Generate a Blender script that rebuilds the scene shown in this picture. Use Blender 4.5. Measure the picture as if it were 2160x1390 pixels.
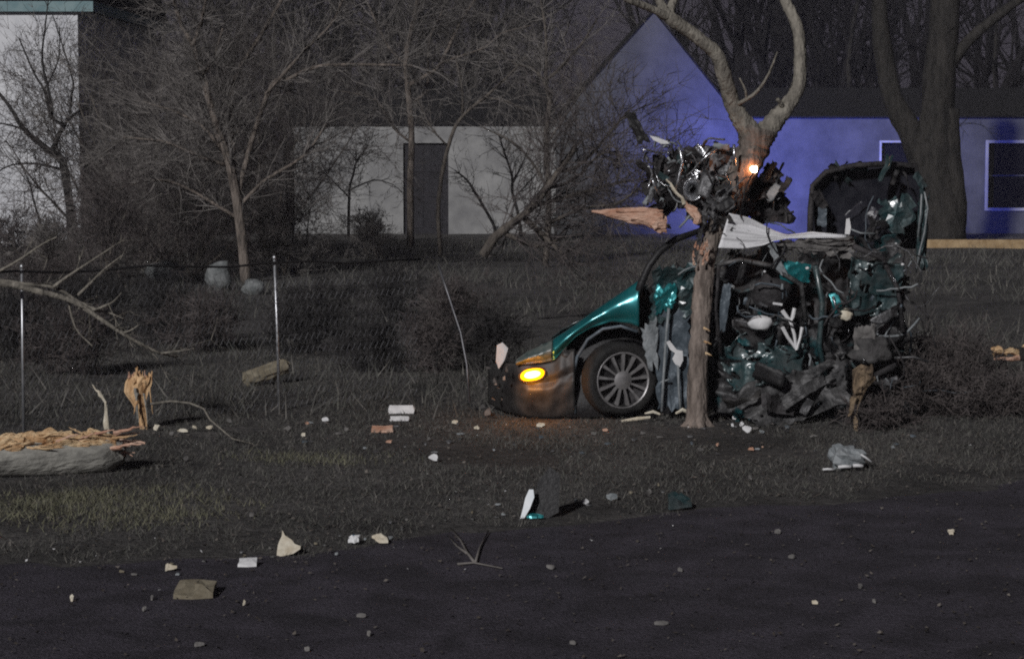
import bpy, math, random
import numpy as np
from mathutils import Vector, noise, Matrix

for o in list(bpy.data.objects):
    bpy.data.objects.remove(o)
SC = bpy.context.scene
COL = SC.collection
R = math.radians

# ---------------------------------------------------------------- camera
FPX, CAMZ, PITCH = 4840.0, 2.55, R(5.0)
cam = bpy.data.cameras.new('camera')
cam_o = bpy.data.objects.new('camera', cam)
COL.objects.link(cam_o)
cam.sensor_width = 36.0
cam.lens = 36.0 * FPX / 2160.0
cam.clip_end = 600
cam_o.location = (0, 0, CAMZ)
cam_o.rotation_euler = (math.pi / 2 - PITCH, 0, 0)
SC.camera = cam_o

# ---------------------------------------------------------------- night sky, one low lamp-like sun
SUN_EL, SUN_AZ = R(27), R(24)          # light comes from behind the viewer, over the left shoulder
w = bpy.data.worlds.new('World')
SC.world = w
w.use_nodes = True
nt = w.node_tree
bg = nt.nodes['Background']
sky = nt.nodes.new('ShaderNodeTexSky')
sky.sky_type = 'NISHITA'
sky.sun_disc = False
sky.sun_elevation = SUN_EL
sky.sun_rotation = math.pi + SUN_AZ
hs = nt.nodes.new('ShaderNodeHueSaturation')
hs.inputs['Saturation'].default_value = 0.0
tint = nt.nodes.new('ShaderNodeMix')
tint.data_type = 'RGBA'
tint.blend_type = 'MULTIPLY'
tint.inputs['Factor'].default_value = 1.0
tint.inputs['B'].default_value = (1.0, .86, 1.18, 1)
nt.links.new(sky.outputs[0], hs.inputs['Color'])
nt.links.new(hs.outputs[0], tint.inputs['A'])
nt.links.new(tint.outputs['Result'], bg.inputs['Color'])
bg.inputs['Strength'].default_value = 0.0034
sl = bpy.data.lights.new('sun', 'SUN')
sl.energy = 2.15
sl.angle = R(3)
sl.color = (1.0, 0.985, 0.99)
so = bpy.data.objects.new('sun', sl)
COL.objects.link(so)
sd = Vector((math.sin(SUN_AZ) * math.cos(SUN_EL), math.cos(SUN_AZ) * math.cos(SUN_EL), -math.sin(SUN_EL)))
so.rotation_euler = sd.to_track_quat('-Z', 'Y').to_euler()
so.location = (-8, -12, 12)
SC.view_settings.view_transform = 'Standard'
SC.view_settings.look = 'None'
SC.view_settings.exposure = 0.0
SC.view_settings.gamma = 1.0
SC.render.engine = 'CYCLES'
SC.cycles.use_denoising = False
SC.cycles.sample_clamp_indirect = .6
SC.cycles.filter_width = 2.0
SC.cycles.max_bounces = 4
SC.cycles.transparent_max_bounces = 12

# ---------------------------------------------------------------- helpers
FW = Vector((0, math.cos(PITCH), -math.sin(PITCH)))
UP = Vector((0, math.sin(PITCH), math.cos(PITCH)))
RI = Vector((1, 0, 0))
C0 = Vector((0, 0, CAMZ))


def ray(px, py):
    return FW * FPX + RI * (px - 1080) + UP * (695 - py)


def P(px, py, Y):
    r = ray(px, py)
    return C0 + r * (Y / r.y)


def hgt(x, y):
    h = 0.035 * noise.noise(Vector((x * .35, y * .35, 0))) + 0.018 * noise.noise(Vector((x * 1.4, y * 1.4, 3)))
    t = min(1.0, max(0.0, (y - road_edge(x)) / 1.2))
    return h * t + .012 * t


def road_edge(x):       # distance of the asphalt's ragged edge
    return 14.75 + 0.50 * x + .022 * x * x + .11 * math.sin(x * 1.3 + .4) + .34 * noise.noise(Vector((x * 1.1, 5, 1))) + .16 * noise.noise(Vector((x * 3.7, 2, 1)))


def G(px, py):
    r = ray(px, py)
    t = -C0.z / r.z
    p = C0 + r * t
    z = hgt(p.x, p.y)
    t = (z - C0.z) / r.z
    p = C0 + r * t
    return Vector((p.x, p.y, hgt(p.x, p.y)))


def PXM(Y):
    return FPX / Y


class MB:
    def __init__(s):
        s.v = []
        s.f = []

    def add(s, vs, fs):
        b = len(s.v)
        s.v.extend([tuple(v) for v in vs])
        s.f.extend([tuple(i + b for i in f) for f in fs])

    def box(s, a, b):
        x0, y0, z0 = a
        x1, y1, z1 = b
        s.add([(x0, y0, z0), (x1, y0, z0), (x1, y1, z0), (x0, y1, z0), (x0, y0, z1), (x1, y0, z1), (x1, y1, z1), (x0, y1, z1)],
              [(3, 2, 1, 0), (4, 5, 6, 7), (0, 1, 5, 4), (1, 2, 6, 5), (2, 3, 7, 6), (3, 0, 4, 7)])

    def tube(s, pts, rad, n=6, cap=True, jit=0.0, rng=None):
        pts = [Vector(p) for p in pts]
        m = len(pts)
        if not hasattr(rad, '__len__'):
            rad = [rad] * m
        elif len(rad) == 2 and m != 2:
            rad = [rad[0] + (rad[1] - rad[0]) * i / (m - 1) for i in range(m)]
        b = len(s.v)
        up = None
        for i, p in enumerate(pts):
            d = (pts[min(i + 1, m - 1)] - pts[max(i - 1, 0)])
            if d.length < 1e-9:
                d = Vector((0, 0, 1))
            d.normalize()
            if up is None:
                up = d.orthogonal().normalized()
            else:
                up = (up - d * up.dot(d))
                up = up.normalized() if up.length > 1e-6 else d.orthogonal().normalized()
            q = d.cross(up)
            for k in range(n):
                a = 2 * math.pi * k / n
                rr = rad[i] * (1 + (jit * (rng.random() * 2 - 1) if jit else 0))
                c = p + (up * math.cos(a) + q * math.sin(a)) * rr
                s.v.append((c.x, c.y, c.z))
        for i in range(m - 1):
            for k in range(n):
                k2 = (k + 1) % n
                s.f.append((b + i * n + k, b + i * n + k2, b + (i + 1) * n + k2, b + (i + 1) * n + k))
        if cap:
            s.f.append(tuple(b + k for k in range(n))[::-1])
            s.f.append(tuple(b + (m - 1) * n + k for k in range(n)))

    def grid(s, fn, nu, nv, hole=None):
        b = len(s.v)
        for j in range(nv + 1):
            for i in range(nu + 1):
                p = fn(i / nu, j / nv)
                s.v.append((p[0], p[1], p[2]))
        for j in range(nv):
            for i in range(nu):
                if hole and hole(i, j):
                    continue
                a = b + j * (nu + 1) + i
                s.f.append((a, a + 1, a + nu + 2, a + nu + 1))

    def prism(s, pts2, fn, d):          # pts2 outline; fn(u,v,w) maps to world; w in 0..d
        n = len(pts2)
        vs = [fn(u, v, 0) for u, v in pts2] + [fn(u, v, d) for u, v in pts2]
        fs = [tuple(range(n))[::-1], tuple(range(n, 2 * n))]
        for k in range(n):
            k2 = (k + 1) % n
            fs.append((k, k2, n + k2, n + k))
        s.add(vs, fs)

    def build(s, name, mat, parent=None, smooth=False, solid=0):
        me = bpy.data.meshes.new(name)
        me.from_pydata(s.v, [], s.f)
        if mat:
            me.materials.append(mat)
        if smooth:
            me.polygons.foreach_set('use_smooth', [True] * len(me.polygons))
        me.update()
        o = bpy.data.objects.new(name, me)
        COL.objects.link(o)
        if solid:
            m = o.modifiers.new('thickness', 'SOLIDIFY')
            m.thickness = solid
            m.offset = 0
        if parent:
            o.parent = parent
            o.matrix_parent_inverse = Matrix.Translation(-parent.location)
        return o


def tag(o, label, cat, group=None):
    o['label'] = label
    o['category'] = cat
    if group:
        o['group'] = group
    return o


def thing(name, loc, label, cat, group=None):
    o = bpy.data.objects.new(name, None)
    o.empty_display_size = .1
    COL.objects.link(o)
    o.location = loc
    return tag(o, label, cat, group)


def struct(o):
    o['kind'] = 'structure'
    return o


# ---------------------------------------------------------------- materials
def mat(name, col, col2=None, rough=.8, metal=0, scale=8, bump=0, bscale=40, spec=.4, coat=0, emit=None, estr=0, detail=5,
        stretch=None, mix=(.35, .65), trans=0, big=None):
    m = bpy.data.materials.new(name)
    m.use_nodes = True
    t = m.node_tree
    b = t.nodes['Principled BSDF']
    b.inputs['Roughness'].default_value = rough
    b.inputs['Metallic'].default_value = metal
    b.inputs['Specular IOR Level'].default_value = spec
    b.inputs['Coat Weight'].default_value = coat
    b.inputs['Coat Roughness'].default_value = .22
    b.inputs['Coat IOR'].default_value = 1.75
    b.inputs['Base Color'].default_value = (*col, 1)
    tc = t.nodes.new('ShaderNodeTexCoord')
    src = tc.outputs['Object']
    if stretch:
        mp = t.nodes.new('ShaderNodeMapping')
        mp.inputs['Scale'].default_value = stretch
        t.links.new(src, mp.inputs['Vector'])
        src = mp.outputs[0]
    if col2:
        n = t.nodes.new('ShaderNodeTexNoise')
        n.inputs['Scale'].default_value = scale
        n.inputs['Detail'].default_value = detail
        n.inputs['Roughness'].default_value = .65
        t.links.new(src, n.inputs['Vector'])
        r = t.nodes.new('ShaderNodeValToRGB')
        r.color_ramp.elements[0].position = mix[0]
        r.color_ramp.elements[1].position = mix[1]
        r.color_ramp.elements[0].color = (*col, 1)
        r.color_ramp.elements[1].color = (*col2, 1)
        t.links.new(n.outputs['Fac'], r.inputs[0])
        t.links.new(r.outputs[0], b.inputs['Base Color'])
        if big:                       # stains and worn patches at a larger scale: (scale, low, high)
            nb = t.nodes.new('ShaderNodeTexNoise')
            nb.inputs['Scale'].default_value = big[0]
            nb.inputs['Detail'].default_value = 6
            nb.inputs['Distortion'].default_value = .6
            t.links.new(src, nb.inputs['Vector'])
            mr = t.nodes.new('ShaderNodeMapRange')
            mr.inputs['From Min'].default_value = .35
            mr.inputs['From Max'].default_value = .65
            mr.inputs['To Min'].default_value = big[1]
            mr.inputs['To Max'].default_value = big[2]
            t.links.new(nb.outputs['Fac'], mr.inputs['Value'])
            mx = t.nodes.new('ShaderNodeMix')
            mx.data_type = 'RGBA'
            mx.blend_type = 'MULTIPLY'
            mx.inputs['Factor'].default_value = 1
            t.links.new(r.outputs[0], mx.inputs['A'])
            t.links.new(mr.outputs[0], mx.inputs['B'])
            t.links.new(mx.outputs['Result'], b.inputs['Base Color'])
    if bump:
        n2 = t.nodes.new('ShaderNodeTexNoise')
        n2.inputs['Scale'].default_value = bscale
        n2.inputs['Detail'].default_value = 6
        t.links.new(src, n2.inputs['Vector'])
        bp = t.nodes.new('ShaderNodeBump')
        bp.inputs['Strength'].default_value = bump
        bp.inputs['Distance'].default_value = .03
        t.links.new(n2.outputs['Fac'], bp.inputs['Height'])
        t.links.new(bp.outputs[0], b.inputs['Normal'])
    if emit:
        b.inputs['Emission Color'].default_value = (*emit, 1)
        b.inputs['Emission Strength'].default_value = estr
    if trans:
        b.inputs['Transmission Weight'].default_value = trans
    return m


def leaf_mat(name, cols, rough=.8):
    m = bpy.data.materials.new(name)
    m.use_nodes = True
    t = m.node_tree
    b = t.nodes['Principled BSDF']
    b.inputs['Roughness'].default_value = rough
    b.inputs['Specular IOR Level'].default_value = .25
    g = t.nodes.new('ShaderNodeNewGeometry')
    r = t.nodes.new('ShaderNodeValToRGB')
    while len(r.color_ramp.elements) < len(cols):
        r.color_ramp.elements.new(.5)
    for i, c in enumerate(cols):
        r.color_ramp.elements[i].position = i / (len(cols) - 1)
        r.color_ramp.elements[i].color = (*c, 1)
    t.links.new(g.outputs['Random Per Island'], r.inputs[0])
    t.links.new(r.outputs[0], b.inputs['Base Color'])
    return m


M = {}
M['ground'] = mat('ground', (.038, .036, .036), (.115, .108, .102), .95, scale=9, bump=1, bscale=26, detail=9, big=(.8, .5, 1.2))
M['asphalt'] = mat('asphalt', (.026, .023, .031), (.11, .097, .125), .9, scale=34, bump=1.0, bscale=70, detail=10, mix=(.3, .75), big=(2.4, .55, 1.15))  # dark asphalt colour also stands in for the light falling off here
M['grass'] = leaf_mat('grass', [(.055, .056, .05), (.12, .12, .105), (.08, .075, .072), (.19, .18, .16)])
M['grass_pale'] = leaf_mat('grass_pale', [(.10, .10, .065), (.20, .20, .13), (.13, .12, .085), (.26, .25, .17)])
M['litter'] = leaf_mat('litter', [(.035, .03, .027), (.09, .075, .065), (.19, .17, .15), (.06, .05, .045)])
M['bark'] = mat('bark', (.05, .043, .038), (.15, .13, .11), .9, scale=14, bump=.8, bscale=45, stretch=(1, 1, .35))
M['bark_pale'] = mat('bark_pale', (.11, .10, .085), (.31, .285, .24), .92, scale=13, bump=.9, bscale=40, stretch=(1, 1, .5), detail=9)
M['bark_log'] = mat('bark_log', (.17, .165, .15), (.40, .39, .35), .92, scale=9, bump=.8, bscale=30, stretch=(.25, 1, 1), detail=9)
M['wood_up'] = mat('wood_up', (.46, .25, .11), (.80, .56, .32), .8, scale=15, bump=.8, bscale=50, stretch=(1, 1, .25))
M['bark_strip'] = mat('bark_strip', (.10, .08, .068), (.36, .30, .26), .92, scale=13, bump=1, bscale=34, stretch=(1, 1, .25), detail=9)
M['bark_front'] = mat('bark_front', (.06, .05, .042), (.25, .21, .18), .92, scale=17, bump=1, bscale=34, stretch=(1, 1, .22), detail=9)
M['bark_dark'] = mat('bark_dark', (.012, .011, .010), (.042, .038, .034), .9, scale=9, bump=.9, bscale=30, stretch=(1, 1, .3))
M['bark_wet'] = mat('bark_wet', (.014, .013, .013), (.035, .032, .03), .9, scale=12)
M['twig'] = mat('twig', (.09, .082, .076), (.22, .203, .19), .9, scale=3)
M['twig_dark'] = mat('twig_dark', (.018, .017, .018), (.058, .054, .052), .9, scale=3)
M['twig_red'] = mat('twig_red', (.05, .042, .041), (.12, .103, .098), .9, scale=3)
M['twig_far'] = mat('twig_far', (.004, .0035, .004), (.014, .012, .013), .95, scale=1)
M['wood_raw'] = mat('wood_raw', (.46, .26, .12), (.82, .62, .38), .8, scale=16, bump=.8, bscale=60, stretch=(.3, 1, 1))
M['wood_pink'] = mat('wood_pink', (.42, .20, .12), (.75, .52, .40), .8, scale=14, bump=.7, bscale=60, stretch=(.3, 1, 1))
M['wall_white'] = mat('wall_white', (.56, .57, .60), (.76, .77, .79), .85, scale=1.3, bump=.15, bscale=30, detail=7)
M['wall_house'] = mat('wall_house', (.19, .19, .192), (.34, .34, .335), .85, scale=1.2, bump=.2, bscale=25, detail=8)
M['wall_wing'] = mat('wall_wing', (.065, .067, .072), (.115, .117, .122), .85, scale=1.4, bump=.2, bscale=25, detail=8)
M['trim'] = mat('trim', (.36, .36, .37), (.46, .46, .47), .7, scale=4)
M['trim_teal'] = mat('trim_teal', (.16, .26, .28), (.24, .34, .35), .7, scale=3)
M['roof'] = mat('roof', (.006, .006, .007), (.014, .013, .015), .95, scale=5, bump=.5, bscale=30)
M['door'] = mat('door', (.010, .009, .012), (.022, .020, .026), .7, scale=6)
M['glass_dark'] = mat('glass_dark', (.010, .010, .013), rough=.15, spec=.5)
M['tint_glass'] = mat('tint_glass', (.012, .013, .02), (.05, .05, .062), .35, scale=4, detail=8)
M['timber'] = mat('timber', (.30, .20, .10), (.48, .35, .20), .85, scale=6, bump=.5, bscale=30)
M['steel'] = mat('steel', (.42, .43, .45), (.62, .63, .65), .45, metal=.85, scale=12)
M['wire'] = mat('wire', (.10, .10, .11), (.20, .20, .21), .5, metal=.7, scale=9)
M['paint'] = mat('paint', (.01, .20, .22), (.02, .30, .32), .33, metal=.65, scale=3, coat=1, bump=.05, bscale=14, spec=.7)
M['paint_dirty'] = mat('paint_dirty', (.010, .045, .05), (.075, .095, .097), .5, metal=.3, scale=7, coat=.4, bump=.4, bscale=22)
M['paint_scuffed'] = mat('paint_scuffed', (.04, .07, .07), (.17, .18, .16), .6, metal=.0, scale=9, coat=.3, bump=.2, bscale=20, detail=8)
M['paint_grey'] = mat('paint_grey', (.055, .075, .092), (.13, .155, .18), .5, metal=.2, scale=6, bump=.3, bscale=20)
M['bumper'] = mat('bumper', (.014, .013, .013), (.042, .04, .038), .5, scale=6, bump=.12, bscale=16)
M['wreck_grey'] = mat('wreck_grey', (.02, .02, .021), (.16, .158, .158), .55, metal=.3, scale=6, bump=.5, bscale=26, detail=9, mix=(.38, .7))
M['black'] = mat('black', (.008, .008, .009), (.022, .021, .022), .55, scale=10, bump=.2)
M['soot'] = mat('soot', (.016, .015, .016), (.06, .056, .058), .7, scale=9, bump=.6, bscale=24, metal=.2)
M['greymetal'] = mat('greymetal', (.05, .05, .052), (.19, .19, .195), .5, metal=.55, scale=11, bump=.5, bscale=26)
M['silver'] = mat('silver', (.38, .39, .41), (.72, .73, .75), .28, metal=.9, scale=14, bump=.3, bscale=30)
M['foam'] = mat('foam', (.09, .085, .083), (.22, .21, .20), .95, scale=9, bump=.6, bscale=30)
M['foam_dark'] = mat('foam_dark', (.035, .034, .034), (.10, .096, .095), .95, scale=8, bump=.8, bscale=24)
M['white'] = mat('white', (.62, .62, .63), (.80, .80, .80), .6, scale=9, bump=.1)
M['cloth'] = mat('cloth', (.72, .72, .74), (.85, .85, .86), .9, scale=9, bump=.15, bscale=60)
M['cream'] = mat('cream', (.55, .48, .36), (.75, .70, .58), .7, scale=12, bump=.3)
M['plank'] = mat('plank', (.05, .045, .042), (.13, .115, .105), .9, scale=7, bump=.6, bscale=30, stretch=(.3, 1, 1))
M['wood_dull'] = mat('wood_dull', (.07, .05, .034), (.34, .25, .16), .9, scale=14, bump=.8, bscale=40, stretch=(1, 1, .3))
M['tan'] = mat('tan', (.17, .145, .10), (.26, .23, .17), .9, scale=9, bump=.3)
M['blue'] = mat('blue', (.02, .14, .30), (.05, .22, .4), .4, scale=8)
M['red'] = mat('red', (.14, .012, .02), (.28, .03, .04), .4, scale=8)
M['rubber'] = mat('rubber', (.010, .010, .010), (.024, .023, .022), .8, scale=12, bump=.3)
M['rim'] = mat('rim', (.26, .25, .25), (.46, .45, .45), .4, metal=.6, scale=12)
M['lens_shard'] = mat('lens_shard', (.78, .84, .88), (.92, .95, .97), .35, metal=.5, scale=8, coat=1)
M['stone'] = mat('stone', (.10, .11, .11), (.24, .25, .25), .9, scale=6, bump=.6, bscale=20)
M['grey_pale'] = mat('grey_pale', (.16, .18, .19), (.30, .32, .33), .6, scale=10, bump=.3)
# torn bodywork: bare primer, soot and remains of teal paint
m_ = mat('wreck_skin', (.010, .010, .011), (.12, .118, .12), .5, metal=.3, scale=5, bump=.5, bscale=24, detail=9, mix=(.40, .72))
t_ = m_.node_tree
nz_ = t_.nodes.new('ShaderNodeTexNoise')
nz_.inputs['Scale'].default_value = 3.3
nz_.inputs['Detail'].default_value = 7
tc_ = t_.nodes.new('ShaderNodeTexCoord')
t_.links.new(tc_.outputs['Object'], nz_.inputs['Vector'])
rp_ = t_.nodes.new('ShaderNodeValToRGB')
rp_.color_ramp.elements[0].position = .60
rp_.color_ramp.elements[1].position = .68
t_.links.new(nz_.outputs['Fac'], rp_.inputs[0])
mx_ = t_.nodes.new('ShaderNodeMix')
mx_.data_type = 'RGBA'
src_ = t_.nodes['Principled BSDF'].inputs['Base Color'].links[0].from_socket
t_.links.new(rp_.outputs[0], mx_.inputs['Factor'])
t_.links.new(src_, mx_.inputs['A'])
mx_.inputs['B'].default_value = (.012, .075, .085, 1)
t_.links.new(mx_.outputs['Result'], t_.nodes['Principled BSDF'].inputs['Base Color'])
M['wreck_skin'] = m_
M['amber'] = mat('amber', (.9, .35, .02), rough=.2, emit=(1, .27, .0), estr=7)
M['amber_core'] = mat('amber_core', (1, .6, .2), rough=.2, emit=(1, .55, .10), estr=14)
M['warm'] = mat('warm', (1, .8, .5), rough=.2, emit=(1, .70, .42), estr=30)
M['bluelamp'] = mat('bluelamp', (.05, .08, .6), rough=.2, emit=(.08, .10, 1), estr=2.5)

# ---------------------------------------------------------------- ground and road
mb = MB()
xs = list(np.linspace(-130, -12, 14)) + list(np.linspace(-11, 11, 150)) + list(np.linspace(12, 130, 14))
ys = list(np.linspace(2, 9.6, 8)) + list(np.linspace(10, 26, 130)) + list(np.linspace(27, 60, 40)) + list(np.linspace(65, 260, 14))
for y in ys:
    for x in xs:
        mb.v.append((x, y, hgt(x, y) - (.06 if y < road_edge(x) - .5 else 0)))
nx = len(xs)
for j in range(len(ys) - 1):
    for i in range(nx - 1):
        a = j * nx + i
        mb.f.append((a, a + 1, a + nx + 1, a + nx))
struct(mb.build('ground', M['ground'], smooth=True))
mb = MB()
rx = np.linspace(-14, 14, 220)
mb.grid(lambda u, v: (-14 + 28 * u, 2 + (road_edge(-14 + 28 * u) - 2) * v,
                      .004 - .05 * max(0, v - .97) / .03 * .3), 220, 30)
struct(mb.build('dimmed_road', M['asphalt'], smooth=True))

rng = np.random.default_rng(5)


def scatter_blades(name, n, xr, yr, h, wdt, m, ok, lean=.6):
    x = rng.uniform(*xr, n)
    y = rng.uniform(*yr, n)
    keep = np.array([ok(a, b) for a, b in zip(x, y)])
    x, y = x[keep], y[keep]
    n = len(x)
    z = np.array([hgt(a, b) for a, b in zip(x, y)])
    hh = rng.uniform(h[0], h[1], n)
    an = rng.uniform(0, 2 * np.pi, n)
    ww = rng.uniform(wdt[0], wdt[1], n)
    lx = rng.normal(0, lean, n) * hh
    ly = rng.normal(0, lean, n) * hh
    V = np.zeros((n, 3, 3))
    V[:, 0] = np.stack([x - np.cos(an) * ww, y - np.sin(an) * ww, z - .01], 1)
    V[:, 1] = np.stack([x + np.cos(an) * ww, y + np.sin(an) * ww, z - .01], 1)
    V[:, 2] = np.stack([x + lx, y + ly, z + hh], 1)
    return raw_tris(name, V.reshape(-1, 3), 3, m)


def raw_tris(name, V, k, m):
    n = len(V) // k
    me = bpy.data.meshes.new(name)
    me.vertices.add(len(V))
    me.vertices.foreach_set('co', V.astype(np.float32).ravel())
    me.loops.add(len(V))
    me.loops.foreach_set('vertex_index', np.arange(len(V), dtype=np.int32))
    me.polygons.add(n)
    me.polygons.foreach_set('loop_start', np.arange(0, len(V), k, dtype=np.int32))
    me.update(calc_edges=True)
    me.materials.append(m)
    o = bpy.data.objects.new(name, me)
    COL.objects.link(o)
    o['kind'] = 'stuff'
    return o


def patchy(x, y):
    return noise.noise(Vector((x * .8, y * .6, 2))) + .5 * noise.noise(Vector((x * 2.6, y * 2.2, 8)))


def in_view(x, y, m=.6):
    return abs(x) < y * .2232 + m


g = scatter_blades('grass', 230000, (-7, 7), (10.5, 27), (.012, .055), (.002, .005), M['grass'],
                   lambda x, y: in_view(x, y) and y > road_edge(x) - .25 + .9 * patchy(x * 1.7, y * 1.7) and patchy(x, y) + .5 * patchy(x * 2.2, y * 2.2) > -.30, .9)
tag(g, 'short thin winter grass and weeds growing on the verge', 'grass')
g = scatter_blades('pale_grass', 90000, (-4.2, 1), (13.2, 18.6), (.015, .06), (.002, .006), M['grass_pale'],
                   lambda x, y: in_view(x, y, .4) and y > road_edge(x) - .1 and
                   max(math.exp(-((x + 2.9) / .9) ** 2 - ((y - 15.3) / .75) ** 2), .6 * math.exp(-((x + 1.55) / .7) ** 2 - ((y - 17.5) / .35) ** 2)) * (1 + patchy(x * 2, y * 2)) > rng.random() + .12, .8)
tag(g, 'matted pale olive grass in front of the fallen log', 'grass')
g = scatter_blades('weeds', 34000, (-12, 12), (20, 52), (.06, .26), (.004, .011), M['grass'],
                   lambda x, y: in_view(x, y, 1) and patchy(x * .5, y * .5) > -.15, .7)
tag(g, 'longer tangled weeds in the yard behind the fence', 'weeds')


def scatter_flat(name, n, xr, yr, s, m, ok, zoff=.012):
    x = rng.uniform(*xr, n)
    y = rng.uniform(*yr, n)
    keep = np.array([ok(a, b) for a, b in zip(x, y)])
    x, y = x[keep], y[keep]
    n = len(x)
    z = np.array([hgt(a, b) for a, b in zip(x, y)]) + zoff
    an = rng.uniform(0, 2 * np.pi, n)
    a = rng.uniform(s[0], s[1], n)
    b = a * rng.uniform(.35, .8, n)
    V = np.zeros((n, 4, 3))
    for k, (p, q) in enumerate(((1, 0), (0, 1), (-1, 0), (0, -1))):
        V[:, k, 0] = x + a * p * np.cos(an) - b * q * np.sin(an)
        V[:, k, 1] = y + a * p * np.sin(an) + b * q * np.cos(an)
        V[:, k, 2] = z + np.abs(rng.normal(0, .5, n)) * a
    return raw_tris(name, V.reshape(-1, 3), 4, m)


g = scatter_flat('leaf_litter', 40000, (-7, 7), (10.5, 27), (.004, .017), M['litter'],
                 lambda x, y: in_view(x, y) and (y > road_edge(x) or rng.random() < .34))
tag(g, 'dead brown leaves and small scraps strewn over verge and asphalt', 'leaf litter')
g = scatter_flat('glass_crumbs', 420, (-6, 6), (10.5, 22), (.004, .012), M['white'],
                 lambda x, y: in_view(x, y) and abs(y - road_edge(x) - 1.6) < 3.4 and rng.random() < .75)
tag(g, 'tiny white crumbs of broken glass and plastic across the ground', 'glass crumbs')

# ---------------------------------------------------------------- houses
YH = 55.6


def hx(px):
    return (px - 1080) / 87.05


def wall_with_holes(mbx, x0, x1, z0, z1, y, t, holes):
    """front wall from boxes around rectangular holes (x0,x1,z0,z1), sorted by x, butted end to end"""
    cur = x0
    for (a, b, c, d) in sorted(holes):
        if a > cur:
            mbx.box((cur, y, z0), (a, y + t, z1))
        if c > z0:
            mbx.box((a, y, z0), (b, y + t, c))
        if d < z1:
            mbx.box((a, y, d), (b, y + t, z1))
        cur = b
    if cur < x1:
        mbx.box((cur, y, z0), (x1, y + t, z1))


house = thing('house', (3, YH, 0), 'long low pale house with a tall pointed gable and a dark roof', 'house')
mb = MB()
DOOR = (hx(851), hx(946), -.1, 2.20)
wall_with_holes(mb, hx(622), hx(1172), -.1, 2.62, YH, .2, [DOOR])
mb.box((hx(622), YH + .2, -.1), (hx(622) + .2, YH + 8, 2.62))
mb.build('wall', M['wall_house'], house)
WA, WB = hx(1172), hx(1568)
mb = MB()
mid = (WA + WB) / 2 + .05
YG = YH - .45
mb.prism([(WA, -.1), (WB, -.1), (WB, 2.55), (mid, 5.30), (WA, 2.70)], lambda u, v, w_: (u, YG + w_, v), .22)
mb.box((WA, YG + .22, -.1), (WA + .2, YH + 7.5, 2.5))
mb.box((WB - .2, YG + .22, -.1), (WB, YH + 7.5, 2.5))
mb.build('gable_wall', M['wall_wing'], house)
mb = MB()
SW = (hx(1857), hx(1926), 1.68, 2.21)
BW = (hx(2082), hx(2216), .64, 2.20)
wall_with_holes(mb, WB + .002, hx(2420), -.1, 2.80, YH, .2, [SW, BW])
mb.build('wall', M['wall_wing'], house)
mb = MB()
mb.box((DOOR[0], YH + .09, -.08), (DOOR[1], YH + .14, 2.197))
d = mb.build('door', M['door'], house)
mb = MB()
for (zz0, zz1) in ((.15, .75), (.9, 1.35), (1.5, 2.05)):
    for s in (0, 1):
        xa = DOOR[0] + .12 + s * .46
        mb.box((xa, YH + .075, zz0), (xa + .36, YH + .088, zz1))
mb.build('door_panel', M['door'], d)
for (hl, nm) in ((SW, 'small'), (BW, 'big')):
    mb = MB()
    fr = .07 if nm == 'big' else .05
    a, b, c, e = hl
    mb.box((a - fr, YH - .035, c - fr), (a, YH - .002, e + fr))
    mb.box((b, YH - .035, c - fr), (b + fr, YH - .002, e + fr))
    mb.box((a, YH - .034, e), (b, YH - .002, e + fr))
    mb.box((a, YH - .05, c - fr), (b, YH - .002, c))
    wv = mb.build('window', M['trim'], house)
    mb = MB()
    mb.box((a + .002, YH + .08, c + .002), (b - .002, YH + .10, e - .002))
    mb.build('pane', M['glass_dark'], wv)
    if nm == 'big':
        mb = MB()
        mb.box((a + .002, YH + .045, 1.40), (b - .002, YH + .078, 1.435))
        mb.build('sash_bar', M['wall_wing'], wv)
mb = MB()
# low dark roofs
mb.prism([(YH - .06, 2.66), (YH + 4, 3.6), (YH + 8.3, 2.70), (YH + 8.3, 2.64), (YH - .06, 2.63)],
         lambda u, v, w_: (hx(600) + w_, u, v), hx(1172) - hx(600))
mb.prism([(YH - .06, 2.84), (YH + 4, 3.6), (YH + 8.3, 2.88), (YH + 8.3, 2.815), (YH - .06, 2.81)],
         lambda u, v, w_: (WB + .05 + w_, u, v), hx(2440) - WB)
ro = mb.build('roof', M['roof'], house)
mb = MB()
for s in (-1, 1):
    ex = WA - .04 if s < 0 else WB + .04
    ez = 2.68 if s < 0 else 2.52
    mb.prism([(ex, ez), (mid, 5.31), (mid, 5.36), (ex, ez + .05)], lambda u, v, w_: (u, YG - .03 + w_, v), 8)
mb.build('gable_roof', M['roof'], house)
nh = thing('tall_house', (-14, 50, 0), 'tall white-walled house with a teal-grey eave beside the bare tree', 'house')
XR = -(1080 - 171) / (FPX / 50)
mb = MB()
mb.box((-26, 50, -.1), (XR, 61, 5.12))
mb.build('wall', M['wall_white'], nh)
mb = MB()
mb.box((-26.3, 49.87, 5.06), (XR + .36, 49.92, 5.28))
mb.box((XR + .31, 49.922, 5.06), (XR + .36, 61.4, 5.28))
mb.build('fascia', M['trim_teal'], nh)
mb = MB()
mb.prism([(49.922, 5.122), (61.4, 5.122), (61.4, 5.29), (55.5, 7.6), (49.922, 5.29)], lambda u, v, w_: (-26.3 + w_, u, v), 26.3 + XR + .30)
mb.build('roof', M['roof'], nh)

# ---------------------------------------------------------------- branches
def wob(rg, a):
    return Vector((rg.uniform(-a, a), rg.uniform(-a, a), rg.uniform(-a, a)))


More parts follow.
